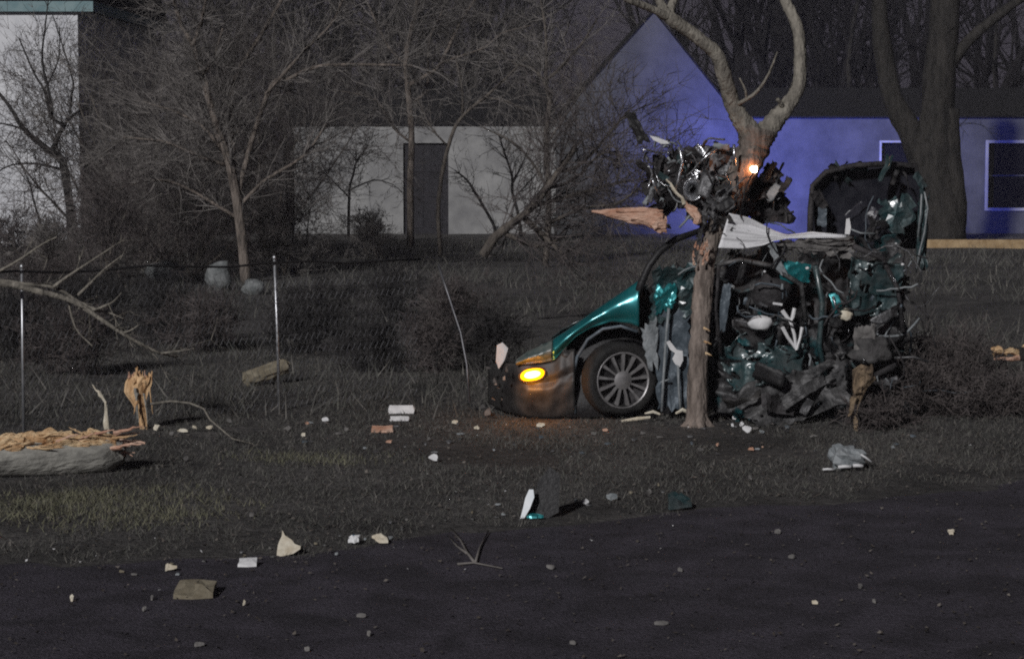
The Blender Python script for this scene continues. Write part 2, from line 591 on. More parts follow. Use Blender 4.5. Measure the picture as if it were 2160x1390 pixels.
def grow(mbx, p, d, L, r, lev, rg, nchild=5, droop=0.0, upb=.12, spread=.9, seg=.22):
    n = max(2, min(7, int(L / seg)))
    pts = [p.copy()]
    dirs = [d.copy()]
    for i in range(n):
        d = (d + wob(rg, .28) + Vector((0, 0, upb * .5 - droop))).normalized()
        p = p + d * (L / n)
        pts.append(p.copy())
        dirs.append(d.copy())
    r1 = r * .45 if lev > 0 else r * .35
    mbx.tube(pts, (r, r1), 5 if r > .02 else (4 if r > .008 else 3), cap=False)
    if lev <= 0:
        return
    for k in range(nchild):
        i = rg.randint(max(1, n // 4), n)
        t = i / n
        dd = (dirs[i] + wob(rg, spread)).normalized()
        grow(mbx, pts[i], dd, L * rg.uniform(.38, .7), max(.0042, (r + (r1 - r) * t) * rg.uniform(.5, .75)), lev - 1, rg,
             nchild, droop, upb, spread, seg)


def limb_pts(pl, Y, rg, depth=.35):
    out = []
    yo = 0
    for i, q in enumerate(pl):
        yy = Y + (q[2] if len(q) > 2 else yo)
        out.append(P(q[0], q[1], yy))
        yo += rg.uniform(-depth, depth)
    # subdivide with small wobble
    res = []
    for i in range(len(out) - 1):
        a, b = out[i], out[i + 1]
        am = out[i - 1] if i else a - (b - a)
        bm = out[i + 2] if i + 2 < len(out) else b + (b - a)
        for s in range(3):
            t = s / 3
            q = .5 * ((2 * a) + (b - am) * t + (2 * am - 5 * a + 4 * b - bm) * t * t + (3 * a - 3 * b + bm - am) * t ** 3)
            res.append(q)
    res.append(out[-1])
    return res


def px_tree(name, label, Y, limbs, seed, barkm, twigm, ntw=10, tl=(.3, .9), lev=2, nch=4, group=None, cat='tree', depth=.35,
            droop=0.0, upb=.12, spread=.9, trunks=1, tr=.5, rmax=.011):
    """limbs: list of (pixel polyline, r0 px, r1 px). first `trunks` of them make the trunk part"""
    rg = random.Random(seed)
    k = Y / FPX
    base = limb_pts(limbs[0][0], Y, random.Random(seed), 0)[0]
    root = thing(name, base, label, cat, group)
    tm = MB()
    cm = MB()
    for li, (pl, r0, r1) in enumerate(limbs):
        pts = limb_pts(pl, Y, rg, 0 if li < trunks else depth)
        big = max(r0, r1) * k
        (tm if r0 * k > .012 or li < trunks else cm).tube(pts, (r0 * k, r1 * k), 10 if big > .04 else 6, jit=.1, rng=rg)
        n = len(pts)
        L = sum((pts[i + 1] - pts[i]).length for i in range(n - 1))
        for c in range(int(ntw * (L if L < 3 else 3))):
            i = rg.randint(int(n * (tr if li < trunks else .15)), n - 1)
            dd = (pts[min(i + 1, n - 1)] - pts[max(i - 1, 0)]).normalized()
            dd = (dd * .8 + wob(rg, spread)).normalized()
            grow(cm, pts[i], dd, rg.uniform(*tl), min(rmax, max(.004, (r0 + (r1 - r0) * i / n) * k * .5)), lev, rg, nch, droop, upb, spread)
    tm.build('trunk', barkm, root, smooth=True)
    if cm.f:
        cm.build('crown', twigm, root)
    return root


def rand_tree(name, label, base, H, seed, barkm, twigm, lev=4, nch=5, cat='tree', group=None, r=.09, spread=.85, upb=.16, stems=1, L0=.45):
    rg = random.Random(seed)
    base = Vector(base)
    base.z = hgt(base.x, base.y) - .03
    root = thing(name, base, label, cat, group)
    tm = MB()
    cm = MB()
    for s in range(stems):
        d = Vector((0, 0, 1)) + wob(rg, .12 if stems == 1 else .55)
        d.z = abs(d.z)
        d.normalize()
        n = 6
        p = base + (Vector((0, 0, 0)) if stems == 1 else Vector((rg.uniform(-.2, .2), rg.uniform(-.2, .2), 0)))
        pts = [p.copy()]
        for i in range(n):
            d = (d + wob(rg, .16) + Vector((0, 0, .06))).normalized()
            p = p + d * H * .75 / n
            pts.append(p.copy())
        tm.tube(pts, (r, r * .3), 7)
        for i in range(1, n + 1):
            for c in range(2 + (i > 2)):
                dd = ((pts[i] - pts[i - 1]).normalized() * .7 + wob(rg, spread)).normalized()
                grow(cm, pts[i], dd, H * L0 * rg.uniform(.45, 1) * (1.15 - .6 * i / n), r * .42 * (1.1 - .6 * i / n), lev - 1, rg, nch, 0, upb, spread, H * .09)
    tm.build('trunk' if cat == 'tree' else 'stems', barkm, root, smooth=True)
    cm.build('crown' if cat == 'tree' else 'twigs', twigm, root)
    return root


# tree in front of the tall white wall
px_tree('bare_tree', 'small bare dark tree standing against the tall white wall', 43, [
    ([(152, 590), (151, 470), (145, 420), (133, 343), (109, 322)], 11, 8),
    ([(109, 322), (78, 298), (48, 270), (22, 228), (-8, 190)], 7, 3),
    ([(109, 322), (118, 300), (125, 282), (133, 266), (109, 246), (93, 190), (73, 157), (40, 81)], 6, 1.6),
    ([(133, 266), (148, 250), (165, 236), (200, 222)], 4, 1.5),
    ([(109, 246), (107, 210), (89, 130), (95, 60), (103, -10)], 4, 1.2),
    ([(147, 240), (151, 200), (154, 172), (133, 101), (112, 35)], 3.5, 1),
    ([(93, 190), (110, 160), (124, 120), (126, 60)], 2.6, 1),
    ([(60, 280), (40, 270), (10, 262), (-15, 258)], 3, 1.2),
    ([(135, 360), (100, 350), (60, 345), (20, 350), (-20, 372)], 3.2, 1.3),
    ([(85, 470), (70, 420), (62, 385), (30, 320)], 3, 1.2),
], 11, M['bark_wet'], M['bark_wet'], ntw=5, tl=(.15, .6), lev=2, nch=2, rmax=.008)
# brushy trees in the middle
px_tree('bare_tree', 'many-stemmed bare tree with brushy crown before the dark side wall', 38, [
    ([(520, 600), (512, 520), (490, 370), (455, 260), (428, 162)], 12, 7),
    ([(428, 162), (418, 128), (407, 97), (379, 44), (362, -20)], 6.5, 4),
    ([(407, 97), (418, 66), (427, 40), (436, -15)], 5, 3),
    ([(428, 162), (440, 140), (452, 121), (470, 60)], 4, 2),
    ([(495, 400), (489, 300), (488, 201), (508, 141), (560, 60), (605, -20)], 7, 3.5),
    ([(500, 420), (530, 300), (573, 181), (605, 169), (669, 141), (760, 137), (870, 139)], 6, 2.6),
    ([(470, 320), (430, 270), (380, 240), (300, 215)], 4.5, 2),
    ([(560, 200), (640, 110), (700, 50), (730, -20)], 4, 2.4),
    ([(500, 440), (560, 380), (640, 330), (690, 260)], 5, 2),
    ([(480, 350), (420, 330), (350, 300), (260, 290)], 4, 2),
    ([(500, 460), (400, 400), (330, 380), (240, 400)], 4, 2),
], 21, M['bark_front'], M['twig'], ntw=15, tl=(.4, 1.2), lev=2, nch=4)
px_tree('bare_tree', 'slim upright bare tree in front of the dark house door', 46, [
    ([(866, 520), (866, 400), (868, 270), (856, 130), (874, 40), (886, -20)], 8, 4.5),
    ([(862, 180), (900, 160), (930, 133), (975, 40), (1018, -20)], 5, 2.5),
    ([(930, 133), (975, 118), (1023, 101), (1060, 70), (1120, 55)], 3.2, 1.5),
    ([(858, 140), (820, 100), (790, 40), (770, -10)], 3.5, 1.6),
    ([(860, 220), (900, 190), (905, 90), (935, 20)], 3.2, 1.6),
    ([(866, 300), (830, 270), (790, 210), (700, 190)], 3, 1.5),
], 31, M['bark_front'], M['twig'], ntw=15, tl=(.3, 1.1), lev=2, nch=5)
px_tree('bare_tree', 'crooked bare sapling growing beside the door over the pale wall', 44, [
    ([(930, 540), (925, 420), (950, 294), (979, 242), (1023, 206), (1080, 153), (1110, 120)], 5, 2),
    ([(976, 244), (974, 181), (960, 120)], 3, 1.4),
    ([(1023, 206), (1070, 215), (1120, 240)], 2.4, 1.2),
    ([(945, 310), (910, 270), (880, 210)], 2.4, 1.2),
], 41, M['bark'], M['twig'], ntw=10, tl=(.25, .7), lev=2, nch=4)
px_tree('bare_tree', 'bare tree with a forked top between pale wall and gable', 42, [
    ([(1150, 560), (1157, 470), (1156, 387), (1152, 282), (1160, 214), (1148, 173)], 7, 5),
    ([(1148, 173), (1135, 155), (1116, 141), (1085, 135), (1050, 100)], 3.6, 1.6),
    ([(1150, 172), (1152, 110), (1150, 60), (1140, 0)], 4, 2),
    ([(1152, 170), (1185, 141), (1210, 112), (1232, 86), (1260, 40)], 4, 1.8),
    ([(1156, 300), (1190, 250), (1230, 190)], 3, 1.4),
    ([(1156, 400), (1120, 340), (1080, 300), (1020, 270)], 3, 1.4),
], 51, M['bark'], M['twig'], ntw=11, tl=(.3, .8), lev=2, nch=4)
px_tree('sapling', 'thin dark bare sapling with spreading twigs on the pale wall', 50, [
    ([(1100, 500), (1092, 447), (1080, 403), (1080, 371), (1064, 322), (1052, 285)], 4, 1.6),
    ([(1080, 390), (1100, 350), (1120, 300)], 2.4, 1),
    ([(1082, 420), (1120, 380), (1145, 350)], 2.4, 1),
    ([(1046, 500), (1040, 472), (1003, 407), (985, 380), (960, 360)], 4, 1.5),
], 61, M['bark_wet'], M['bark_wet'], ntw=12, tl=(.2, .6), lev=2, nch=3)
px_tree('sapling', 'low dark bare sapling on the pale wall left of the door', 50, [
    ([(735, 500), (737, 403), (745, 370), (753, 339), (775, 310)], 3.5, 1.4),
    ([(740, 400), (790, 380), (830, 390)], 2, 1),
    ([(740, 420), (700, 380), (670, 350)], 2, 1),
], 62, M['bark_wet'], M['bark_wet'], ntw=14, tl=(.2, .6), lev=2, nch=3)
# uprooted limb and brush left of the wreck
px_tree('fallen_limb', 'thick dark fallen limb leaning in a brush heap behind the wreck', 29, [
    ([(1018, 540), (1045, 500), (1075, 476), (1124, 435), (1177, 363), (1215, 310)], 11, 6),
    ([(1124, 435), (1180, 420), (1250, 400), (1330, 380)], 6, 2.5),
    ([(1100, 455), (1150, 500), (1185, 535)], 7, 4),
    ([(1060, 490), (1130, 520), (1190, 500)], 6, 3),
    ([(1177, 363), (1220, 350), (1270, 300), (1310, 250)], 4.5, 2),
    ([(1150, 400), (1210, 380), (1260, 330), (1300, 320)], 4, 2),
    ([(1160, 470), (1230, 440), (1300, 430), (1345, 400)], 4, 2),
], 71, M['bark'], M['twig_red'], ntw=16, tl=(.35, 1.1), lev=2, nch=5, cat='limb', trunks=1, tr=.3)
# the big twin trunk on the right
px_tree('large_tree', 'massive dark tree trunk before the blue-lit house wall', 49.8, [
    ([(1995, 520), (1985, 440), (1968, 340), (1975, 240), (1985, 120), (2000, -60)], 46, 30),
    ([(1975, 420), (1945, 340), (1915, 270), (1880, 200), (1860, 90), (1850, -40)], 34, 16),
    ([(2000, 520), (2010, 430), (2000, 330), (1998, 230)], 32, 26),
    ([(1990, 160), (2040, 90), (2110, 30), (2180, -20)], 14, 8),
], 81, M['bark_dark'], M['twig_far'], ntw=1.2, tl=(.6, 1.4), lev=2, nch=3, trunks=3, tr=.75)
# brush
for i, (px, py, Y, H, st) in enumerate([(300, 560, 41, 2.6, 5), (385, 570, 39, 2.2, 5), (600, 560, 40, 1.6, 5), (240, 590, 36, 1.9, 5),
                                        (800, 540, 45, 1.0, 5), (215, 560, 44, 4.2, 6), (330, 560, 43, 4.6, 6), (560, 560, 44, 4.4, 6), (420, 560, 45, 4.8, 6), (60, 590, 40, 1.2, 7), (120, 590, 38, 1.1, 7)]):
    p = P(px, py, Y)
    blab, bgrp = ('tangled waist-high bare bush rising behind the wire fence', 'bare bushes behind the wire fence')
    if H > 3.3:
        blab, bgrp = ('tall brushy clump of bare stems beside the dark side wall', 'tall brush clumps by the dark side wall')
    if px < 130:
        blab, bgrp = ('low fuzzy bare bush at the foot of the tall white wall', 'bushes under the white wall')
    if px == 800:
        blab, bgrp = ('low bare bush on the pale wall just left of the door', None)
    rand_tree('brush_bush', blab, (p.x, Y, 0), H, 300 + i, M['bark'], M['twig_red'] if i % 2 else M['twig'],
              lev=4, nch=4, cat='bush', group=bgrp, r=.022 if H < 3 else .035, stems=st, spread=1.0, upb=.1, L0=.5)
for i, (px, Y, H) in enumerate([(90, 30, 1.0), (200, 28, .9), (330, 27, .8), (430, 26, .7), (700, 28, .8), (830, 30, .8), (960, 27, .8), (1040, 24, .7),
                                (20, 25, .8), (150, 23.5, .7), (760, 24, .55), (620, 26, .6), (890, 24, .6)]):
    p = P(px, 600, Y)
    rand_tree('low_bush', 'low thicket of thin brown stems among the yard weeds', (p.x, Y, 0), H, 400 + i, M['twig_dark'], M['twig_dark'] if i % 3 else M['twig_red'],
              lev=3, nch=5, cat='bush', group='low thickets in the dark yard', r=.010, stems=7, spread=1.1, upb=.08, L0=.6)
for i, (px, Y, H, sd_) in enumerate([(250, 64, 8, 1), (430, 66, 9, 2), (620, 63.5, 8, 3), (760, 67, 9, 4), (980, 66, 8.5, 5), (1120, 68, 9, 6), (1780, 68, 9, 7), (2120, 67, 9, 8)]):
    p = P(px, 300, Y)
    tlab = 'tall dark bare tree rising behind the low house roof'
    if px > 1200:
        tlab = 'tall black bare tree behind the roof of the blue-lit wing'
    if px == 250:
        tlab = 'tall dark bare tree directly behind the tall white house'
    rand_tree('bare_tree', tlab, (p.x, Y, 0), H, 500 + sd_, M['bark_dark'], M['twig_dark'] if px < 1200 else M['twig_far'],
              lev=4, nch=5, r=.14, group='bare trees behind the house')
# far wood, one mass
rgf = random.Random(9)
mb = MB()
for i in range(46):
    x = rgf.uniform(-30, 30)
    y = rgf.uniform(74, 100)
    p = Vector((x, y, 0))
    H = rgf.uniform(9, 14)
    grow(mb, p, Vector((0, 0, 1)), H * .8, .2, 3, rgf, 6, 0, .2, .8, 1.1)
o = mb.build('far_wood', M['twig_far'])
o['kind'] = 'stuff'
tag(o, 'dark mass of bare woodland far behind the houses', 'wood')

# landscape timber in front of the big tree
a = P(1948, 500, 49.0)
mb = MB()
mb.box((a.x, 48.9, hgt(a.x, 49) - .02), (a.x + 3.9, 49.05, .19))
tag(mb.build('landscape_timber', M['timber']), 'tan landscape timber lying at the foot of the massive tree', 'timber')

# blue emergency light behind the wreck; its stand and housing are added
bl = P(1572, 440, 51)
beac = thing('emergency_light', (bl.x, bl.y, 0), 'small blue emergency light on an added stand behind the wreck', 'beacon')
mb = MB()
for k in range(3):
    an = k * 2.094 + .4
    mb.tube([Vector((bl.x, bl.y, bl.z - .12)), Vector((bl.x + .3 * math.cos(an), bl.y + .3 * math.sin(an), hgt(bl.x, bl.y)))], .012, 6)
    mb.build('leg', M['black'], beac)
    mb = MB()
mb.tube([(bl.x, bl.y, bl.z - .14), (bl.x, bl.y, bl.z - .06)], .07, 12)
mb.build('housing', M['black'], beac)
mb = MB()
mb.tube([(bl.x, bl.y, bl.z - .06), (bl.x, bl.y, bl.z + .03), (bl.x, bl.y, bl.z + .06)], [.055, .05, .02], 12)
mb.build('lens', M['bluelamp'], beac, smooth=True)
pl = bpy.data.lights.new('beacon_light', 'SPOT')
pl.energy = 2300
pl.spot_size = R(135)
pl.spot_blend = 1.0
pl.color = (.09, .13, 1.0)
pl.shadow_soft_size = .06
plo = bpy.data.objects.new('beacon_light', pl)
COL.objects.link(plo)
plo.location = (bl.x, bl.y, bl.z + .16)
plo.rotation_euler = Vector((.42, .95, .2)).to_track_quat('-Z', 'Y').to_euler()

# ---------------------------------------------------------------- chain-link fence
FA = G(50, 912)
FB = G(590, 868)
fdir = (FB - FA)
fdir.z = 0
flen = fdir.length
fdir.normalize()
fence = thing('wire_fence', FA, 'sagging chain-link fence with thin steel posts running to the wreck', 'fence')
FH = 1.36


def FP(s, z):
    p = FA + fdir * s
    return Vector((p.x, p.y, hgt(p.x, p.y) + z))


for s in (-flen * .99, 0, flen):
    mb = MB()
    lean = .035 if s > 0 else -.01
    top = FP(s, FH + .02) + Vector((-lean, 0, 0))
    mb.tube([FP(s, -.1), FP(s, FH * .5) + Vector((-lean * .4, 0, 0)), top], .0135, 10)
    pst = mb.build('post', M['steel'], fence, smooth=True)
    mb = MB()
    mb.tube([top + Vector((0, 0, -.005)), top + Vector((0, 0, .02)), top + Vector((0, 0, .032))], [.019, .017, .006], 10)
    mb.build('cap', M['steel'], pst, smooth=True)
mb = MB()
smax = flen * 1.62
pts = [FP(-flen + (smax + flen) * i / 16, FH - .02 - .05 * max(0, (i - 11) / 5) ** 2 - .015 * math.sin(i * 1.9)) for i in range(17)]
mb.tube(pts, .010, 8)
mb.build('top_rail', M['black'], fence, smooth=True)
mb = MB()
mb.tube([P(925, 560, 20.9), P(945, 620, 20.8), P(972, 702, 20.7), P(985, 770, 20.6), P(990, 850, 20.5)], .011, 8)
mb.build('bent_post', M['wire'], fence, smooth=True)
# the wire mesh, woven zigzag wires
mb = MB()
cell = .062
nz = int((FH - .06) / cell)
ncol = int((smax + flen) / cell)
for c in range(ncol):
    s0 = -flen + c * cell
    pts = []
    for k in range(nz + 1):
        s = s0 + (cell * .5 if k % 2 else -cell * .03)
        sag = .02 * math.sin(s * 2.1) + .015 * math.sin(k * .7 + s)
        q = FP(s, .03 + k * cell * (1 - .04 * max(0, s / smax)))
        pts.append(q + Vector((0, sag + (.004 if k % 2 else -.004), 0)))
    b = len(mb.v)
    rr = .0016
    for q in pts:
        mb.v.extend([(q.x - rr, q.y, q.z), (q.x + rr, q.y - rr, q.z), (q.x + rr, q.y + rr, q.z)])
    for k in range(len(pts) - 1):
        for e in range(3):
            e2 = (e + 1) % 3
            mb.f.append((b + k * 3 + e, b + k * 3 + e2, b + k * 3 + 3 + e2, b + k * 3 + 3 + e))
o = mb.build('wire_mesh', M['wire'], fence)
o['kind'] = 'stuff'

# things in the yard behind the fence
def lump(mbx, c, r, sc, seed, n=10, m=7, amp=.25):
    c = Vector(c)
    def fn(u, v):
        a = u * 2 * math.pi
        b_ = v * math.pi
        d_ = Vector((math.cos(a) * math.sin(b_), math.sin(a) * math.sin(b_), math.cos(b_)))
        rr = r * (1 + amp * noise.noise(d_ * 1.7 + Vector((seed, seed * .3, 1))) * 1.6)
        return c + Vector((d_.x * sc[0], d_.y * sc[1], d_.z * sc[2])) * rr
    mbx.grid(fn, n, m)


for (px, py, Y, r, sc, lab) in ((350, 592, 38, .26, (1.3, .8, .75), 'wide rounded grey boulder on the dark yard'),
                                (460, 608, 36, .24, (.85, .8, 1.05), 'upright grey boulder on the dark yard'),
                                (535, 625, 35, .16, (1.2, .8, .8), 'small low grey boulder beside the upright boulder')):
    p = P(px, py, Y)
    p.z = hgt(p.x, p.y) + r * sc[2] * .8
    mb = MB()
    lump(mb, p, r, sc, px, 14, 9)
    tag(mb.build('boulder', M['stone'], smooth=True), lab, 'boulder')
# cut log behind the fence
p0, p1 = P(515, 803, 22.5), P(608, 770, 22.7)
mb = MB()
lax0 = (p1 - p0).normalized()
lu = lax0.orthogonal().normalized()
lw = lax0.cross(lu)


def slog(u, v):
    a = v * 2 * math.pi
    r = .088 * (1 - .25 * u) * (1 + .30 * noise.noise(Vector((u * 4, math.cos(a) * 2.2, math.sin(a) * 2.2))) + .16 * noise.noise(Vector((u * 3, math.cos(a) * 7, math.sin(a) * 7))))
    e = .05 * noise.noise(Vector((a * 1.7, 3, 3))) * (1 if u in (0, 1) else 0)
    return p0 + lax0 * ((p1 - p0).length * u + e) + (lu * math.cos(a) + lw * math.sin(a)) * r * (.05 if u in (0, 1) else 1)


mb.grid(slog, 22, 22)
mb.tube([p1 - lax0 * .16, Vector((p1.x - .12, p1.y + .03, hgt(p1.x, p1.y) - .02))], [.03, .02], 6)
tag(mb.build('stripped_log', M['tan'], smooth=False), 'short tan stripped log propped up behind the chain-link mesh', 'log')

# ---------------------------------------------------------------- fallen log and branches at the left
lr = random.Random(12)
log = thing('fallen_log', G(150, 1003), 'thick fallen grey log with torn orange wood along its top', 'log')
mb = MB()
c0, c1 = G(-240, 1018), G(262, 992)
LR = .155
lax = (c1 - c0)
cc = [c0 + lax * t for t in np.linspace(0, 1, 24)]
n = 20


def logfn(u, v):
    i = u * 23
    t = u
    c = c0 + lax * t
    a = v * 2 * math.pi
    r = LR * (1 + .10 * noise.noise(Vector((t * 6, math.cos(a) * 1.2, math.sin(a) * 1.2))))
    top = max(0, math.sin(a))
    if top > .35 and .25 < t:      # torn-away top
        r *= 1 - .30 * (top - .35) * (1 + .6 * noise.noise(Vector((t * 14, a, 2))))
    if t > .94:
        r *= 1 - .55 * ((t - .94) / .06) * (.6 + .8 * abs(noise.noise(Vector((a * 2, 1, 7)))))
    x = c.x + (0.05 * noise.noise(Vector((a * 3, 4, 4))) if t > .97 else 0)
    return Vector((x, c.y + math.cos(a) * r, c.z + LR * .93 + math.sin(a) * r))


mb.grid(logfn, 46, n)
mb.build('trunk', M['bark_log'], log, smooth=True)


def sliver(mbx, base, tip, w0, rg, n=5, curl=.0):
    base, tip = Vector(base), Vector(tip)
    d_ = tip - base
    pts = []
    for i in range(n + 1):
        t = i / n
        pts.append(base + d_ * t + Vector((rg.uniform(-1, 1), rg.uniform(-1, 1), rg.uniform(-1, 1))) * w0 * .35 + Vector((0, 0, curl * math.sin(t * 3.1))))
    rad = [w0 * (1 - .75 * (i / n) ** 1.2) * rg.uniform(.75, 1.2) for i in range(n + 1)]
    mbx.tube(pts, rad, 5, jit=.3, rng=rg)


# torn wood laid bare along the upper front of the log
def tornfn(u, v):
    t = .40 + .575 * u
    a = R(62 + 108 * v)
    c = c0 + lax * t
    n1 = noise.noise(Vector((t * 11, v * 10, 3)))
    n2 = noise.noise(Vector((t * 24, v * 30, 8)))
    n3 = noise.noise(Vector((t * 9, v * 2.2, 1)))
    edge = min(1, 5 * min(u, 1 - u)) * min(1, 4.5 * min(v, 1 - v))
    r = LR * (.74 + .26 * edge) + edge * (.035 * abs(n1) * 1.6 + .016 * n2 + .02 * n3) - (.03 if n3 < -.12 else 0)
    return Vector((c.x + .02 * n2, c.y + math.cos(a) * r, c.z + LR * .93 + math.sin(a) * r * 1.02))


mb = MB()
mb.grid(tornfn, 120, 34)
mb.build('torn_wood', M['wood_raw'], log)
for i in range(16):
    t = lr.uniform(.45, .97)
    c = c0 + lax * t
    fr = lr.random()
    b = Vector((c.x, c.y - .13 * fr, c.z + LR * 1.93 - .13 * fr ** 2))
    mb = MB()
    ln = lr.uniform(.08, .26)
    sliver(mb, b, b + Vector((ln * lr.choice((1, 1, -.6)), lr.uniform(-.05, .02), lr.uniform(-.01, .07))), lr.uniform(.008, .02), lr, 7)
    mb.build('torn_strip', M['wood_raw'] if i % 3 else M['wood_pink'], log)
for i in range(9):
    c = c0 + lax * .96
    b = Vector((c.x - .05, c.y + lr.uniform(-.1, .1), c.z + lr.uniform(.10, .27)))
    mb = MB()
    sliver(mb, b, b + Vector((lr.uniform(.1, .3), lr.uniform(-.05, .05), lr.uniform(-.09, .04))), lr.uniform(.012, .026), lr)
    mb.build('torn_strip', M['wood_pink'], log)
# upright torn stump splinter behind the log
sb = G(305, 905)
ss = thing('stump_splinter', sb, 'upright torn orange stump splinter with jagged prongs behind the log', 'stump')
Ys = sb.y
mb = MB()
def stumpfn(u, v):
    a = u * 2 * math.pi
    cx = prof_([303, 301, 293, 288, 294, 302], v)
    py_ = prof_([915, 880, 850, 828, 806, 792], v)
    r = prof_([.03, .036, .055, .085, .098, .075], v)
    r *= 1 + .35 * noise.noise(Vector((math.cos(a) * 2.6, math.sin(a) * 2.6, v * 1.6))) + .18 * noise.noise(Vector((math.cos(a) * 7, math.sin(a) * 7, v * 3)))
    top = .05 * noise.noise(Vector((a * 2.2, 5, 1))) * max(0, v - .6) * 3
    return P(cx, py_, Ys) + Vector((math.cos(a) * r, math.sin(a) * r * .7, top))


def prof_(l_, v):
    return float(np.interp(v, np.linspace(0, 1, len(l_)), l_))


mb.grid(stumpfn, 34, 18)
mb.v.append(tuple(P(300, 815, Ys)))
for k_ in range(34):
    mb.f.append((18 * 35 + k_, 18 * 35 + k_ + 1, len(mb.v) - 1))
mb.build('trunk', M['wood_up'], ss)
for i in range(15):
    mb = MB()
    x_ = lr.uniform(272, 324)
    y_ = 806 + abs(x_ - 298) * .25
    sliver(mb, P(x_, y_, Ys - lr.uniform(-.04, .07)), P(x_ + (x_ - 298) * .25 + lr.uniform(-4, 4), y_ - lr.uniform(10, 36), Ys - .02), lr.uniform(.008, .024), lr)
    mb.build('prong', M['wood_up'] if i % 3 else M['wood_pink'], ss)
for i in range(7):           # fibres peeled down from the torn head
    mb = MB()
    x_ = lr.uniform(280, 318)
    sliver(mb, P(x_, lr.uniform(815, 845), Ys - .09), P(x_ + lr.uniform(-8, 10), lr.uniform(860, 895), Ys - .10), lr.uniform(.006, .014), lr, 6)
    mb.build('peeled_fibre', M['wood_up'] if i % 2 else M['bark_log'], ss)
for (a_, b_, w_, lab) in (((215, 837), (195, 812), .014, 'thin white wood sliver sticking up at a slant behind the log'),
                          ((224, 905), (222, 848), .021, 'short upright white wood sliver standing behind the log')):
    mb = MB()
    bb = P(a_[0], a_[1], Ys - .4)
    if lab.startswith('thin'):
        mb.tube([Vector((bb.x + .05, bb.y, hgt(bb.x, bb.y) - .02)), bb + Vector((.03, 0, -.05)), bb], [.012, .01, .012], 5)
    sliver(mb, bb, P(b_[0], b_[1], Ys - .4), w_, lr)
    tag(mb.build('wood_sliver', M['cream']), lab, 'sliver')

px_tree('broken_branch', 'pale forked broken branch draped over the wire fence', 19.0, [
    ([(-260, 700, 0), (-120, 620, 0), (-10, 598, -.1), (70, 612, -.1), (150, 634, -.1), (205, 668, -.15), (262, 706, -.1), (330, 742, 0), (375, 752, .1)], 9.5, 2.5),
    ([(-20, 590), (60, 600), (120, 608), (170, 640), (210, 655)], 5, 3),
    ([(112, 606), (140, 585), (175, 562), (242, 518)], 4, 1.6),
    ([(165, 622), (190, 598), (220, 568), (256, 540)], 3, 1.3),
    ([(195, 655), (222, 645), (240, 635), (256, 618)], 3, 1.2),
    ([(145, 634), (152, 670), (165, 700), (195, 730)], 3, 1.2),
    ([(258, 702), (275, 697), (292, 686)], 2.4, 1),
    ([(200, 655), (230, 660), (260, 672)], 2.4, 1),
    ([(-20, 580), (30, 555), (90, 515), (120, 500)], 3.5, 1.4),
    ([(340, 745), (380, 740), (410, 735)], 2, 1),
], 91, M['bark_pale'], M['bark_pale'], ntw=5, tl=(.08, .30), lev=1, nch=2, cat='branch', depth=.06, tr=.5, rmax=.005)
mb = MB()
for pts_, r0, r1 in (([(318, 852), (360, 846), (400, 850), (430, 862), (443, 885), (490, 925), (535, 952)], 3, 1.2),):
    q = [G(x_, y_) for x_, y_ in pts_]
    q = [P(x_, y_, 18.6 - .06 * i) for i, (x_, y_) in enumerate(pts_)]
    for i in range(len(q)):
        q[i].z = max(q[i].z, hgt(q[i].x, q[i].y) + .012)
    mb.tube(q, (r0 * .0039, r1 * .0039), 6)
tag(mb.build('thin_stick', M['bark_pale'], smooth=True), 'long thin bent stick arching away from the stump splinter', 'stick')

# ---------------------------------------------------------------- the struck tree
lr = random.Random(44)
YT = G(1472, 898).y
st_label = 'forked struck tree with mossy bark that the car is wrapped around'
tree = thing('struck_tree', G(1472, 898), st_label, 'tree')


def smooth_pts(pl):
    out = [P(x_, y_, YT + dy) for x_, y_, dy in pl]
    res = []
    for i in range(len(out) - 1):
        a, b = out[i], out[i + 1]
        am = out[i - 1] if i else a - (b - a)
        bm = out[i + 2] if i + 2 < len(out) else b + (b - a)
        for s in range(9):
            t = s / 9
            res.append(.5 * ((2 * a) + (b - am) * t + (2 * am - 5 * a + 4 * b - bm) * t * t + (3 * a - 3 * b + bm - am) * t ** 3))
    res.append(out[-1])
    return res


def rad_list(keys, n):
    return [float(np.interp(i / (n - 1), np.linspace(0, 1, len(keys)), keys)) * YT / FPX for i in range(n)]


def bark_tube(pl, keys, name='trunk', m='bark_pale', nn=14):
    mbx = MB()
    pts = smooth_pts(pl)
    mbx.tube(pts, rad_list(keys, len(pts)), nn, jit=.11, rng=lr)
    return mbx.build(name, M[m], tree, smooth=True)


bark_tube([(1469, 915, 0), (1471, 885, 0), (1472, 780, .02), (1478, 680, .05), (1484, 600, .1), (1491, 540, .14), (1500, 505, .17)],
          [33, 24, 21, 21, 21, 19, 12], m='bark_strip')
bark_tube([(1488, 560, .15), (1502, 505, .2), (1522, 460, .26), (1552, 395, .4), (1585, 325, .5), (1602, 270, .5)],
          [16, 21, 25, 29, 33, 40], m='bark_front')
bark_tube([(1592, 292, .5), (1565, 255, .48), (1543, 215, .45), (1528, 160, .35), (1508, 112, .3), (1465, 75, .25), (1415, 40, .2), (1385, 18, .2)],
          [26, 21, 17, 16, 15, 14, 14, 12], 'limb')
bark_tube([(1606, 292, .5), (1632, 258, .55), (1662, 222, .6), (1684, 180, .65), (1688, 120, .7), (1682, 60, .8), (1655, 0, .9), (1630, -50, 1.0)],
          [27, 22, 17, 15, 13, 13, 12, 11], 'limb')
bark_tube([(1420, 42, .2), (1375, 20, .1), (1330, 2, 0), (1290, -20, 0)], [9, 8, 7, 6], 'limb')
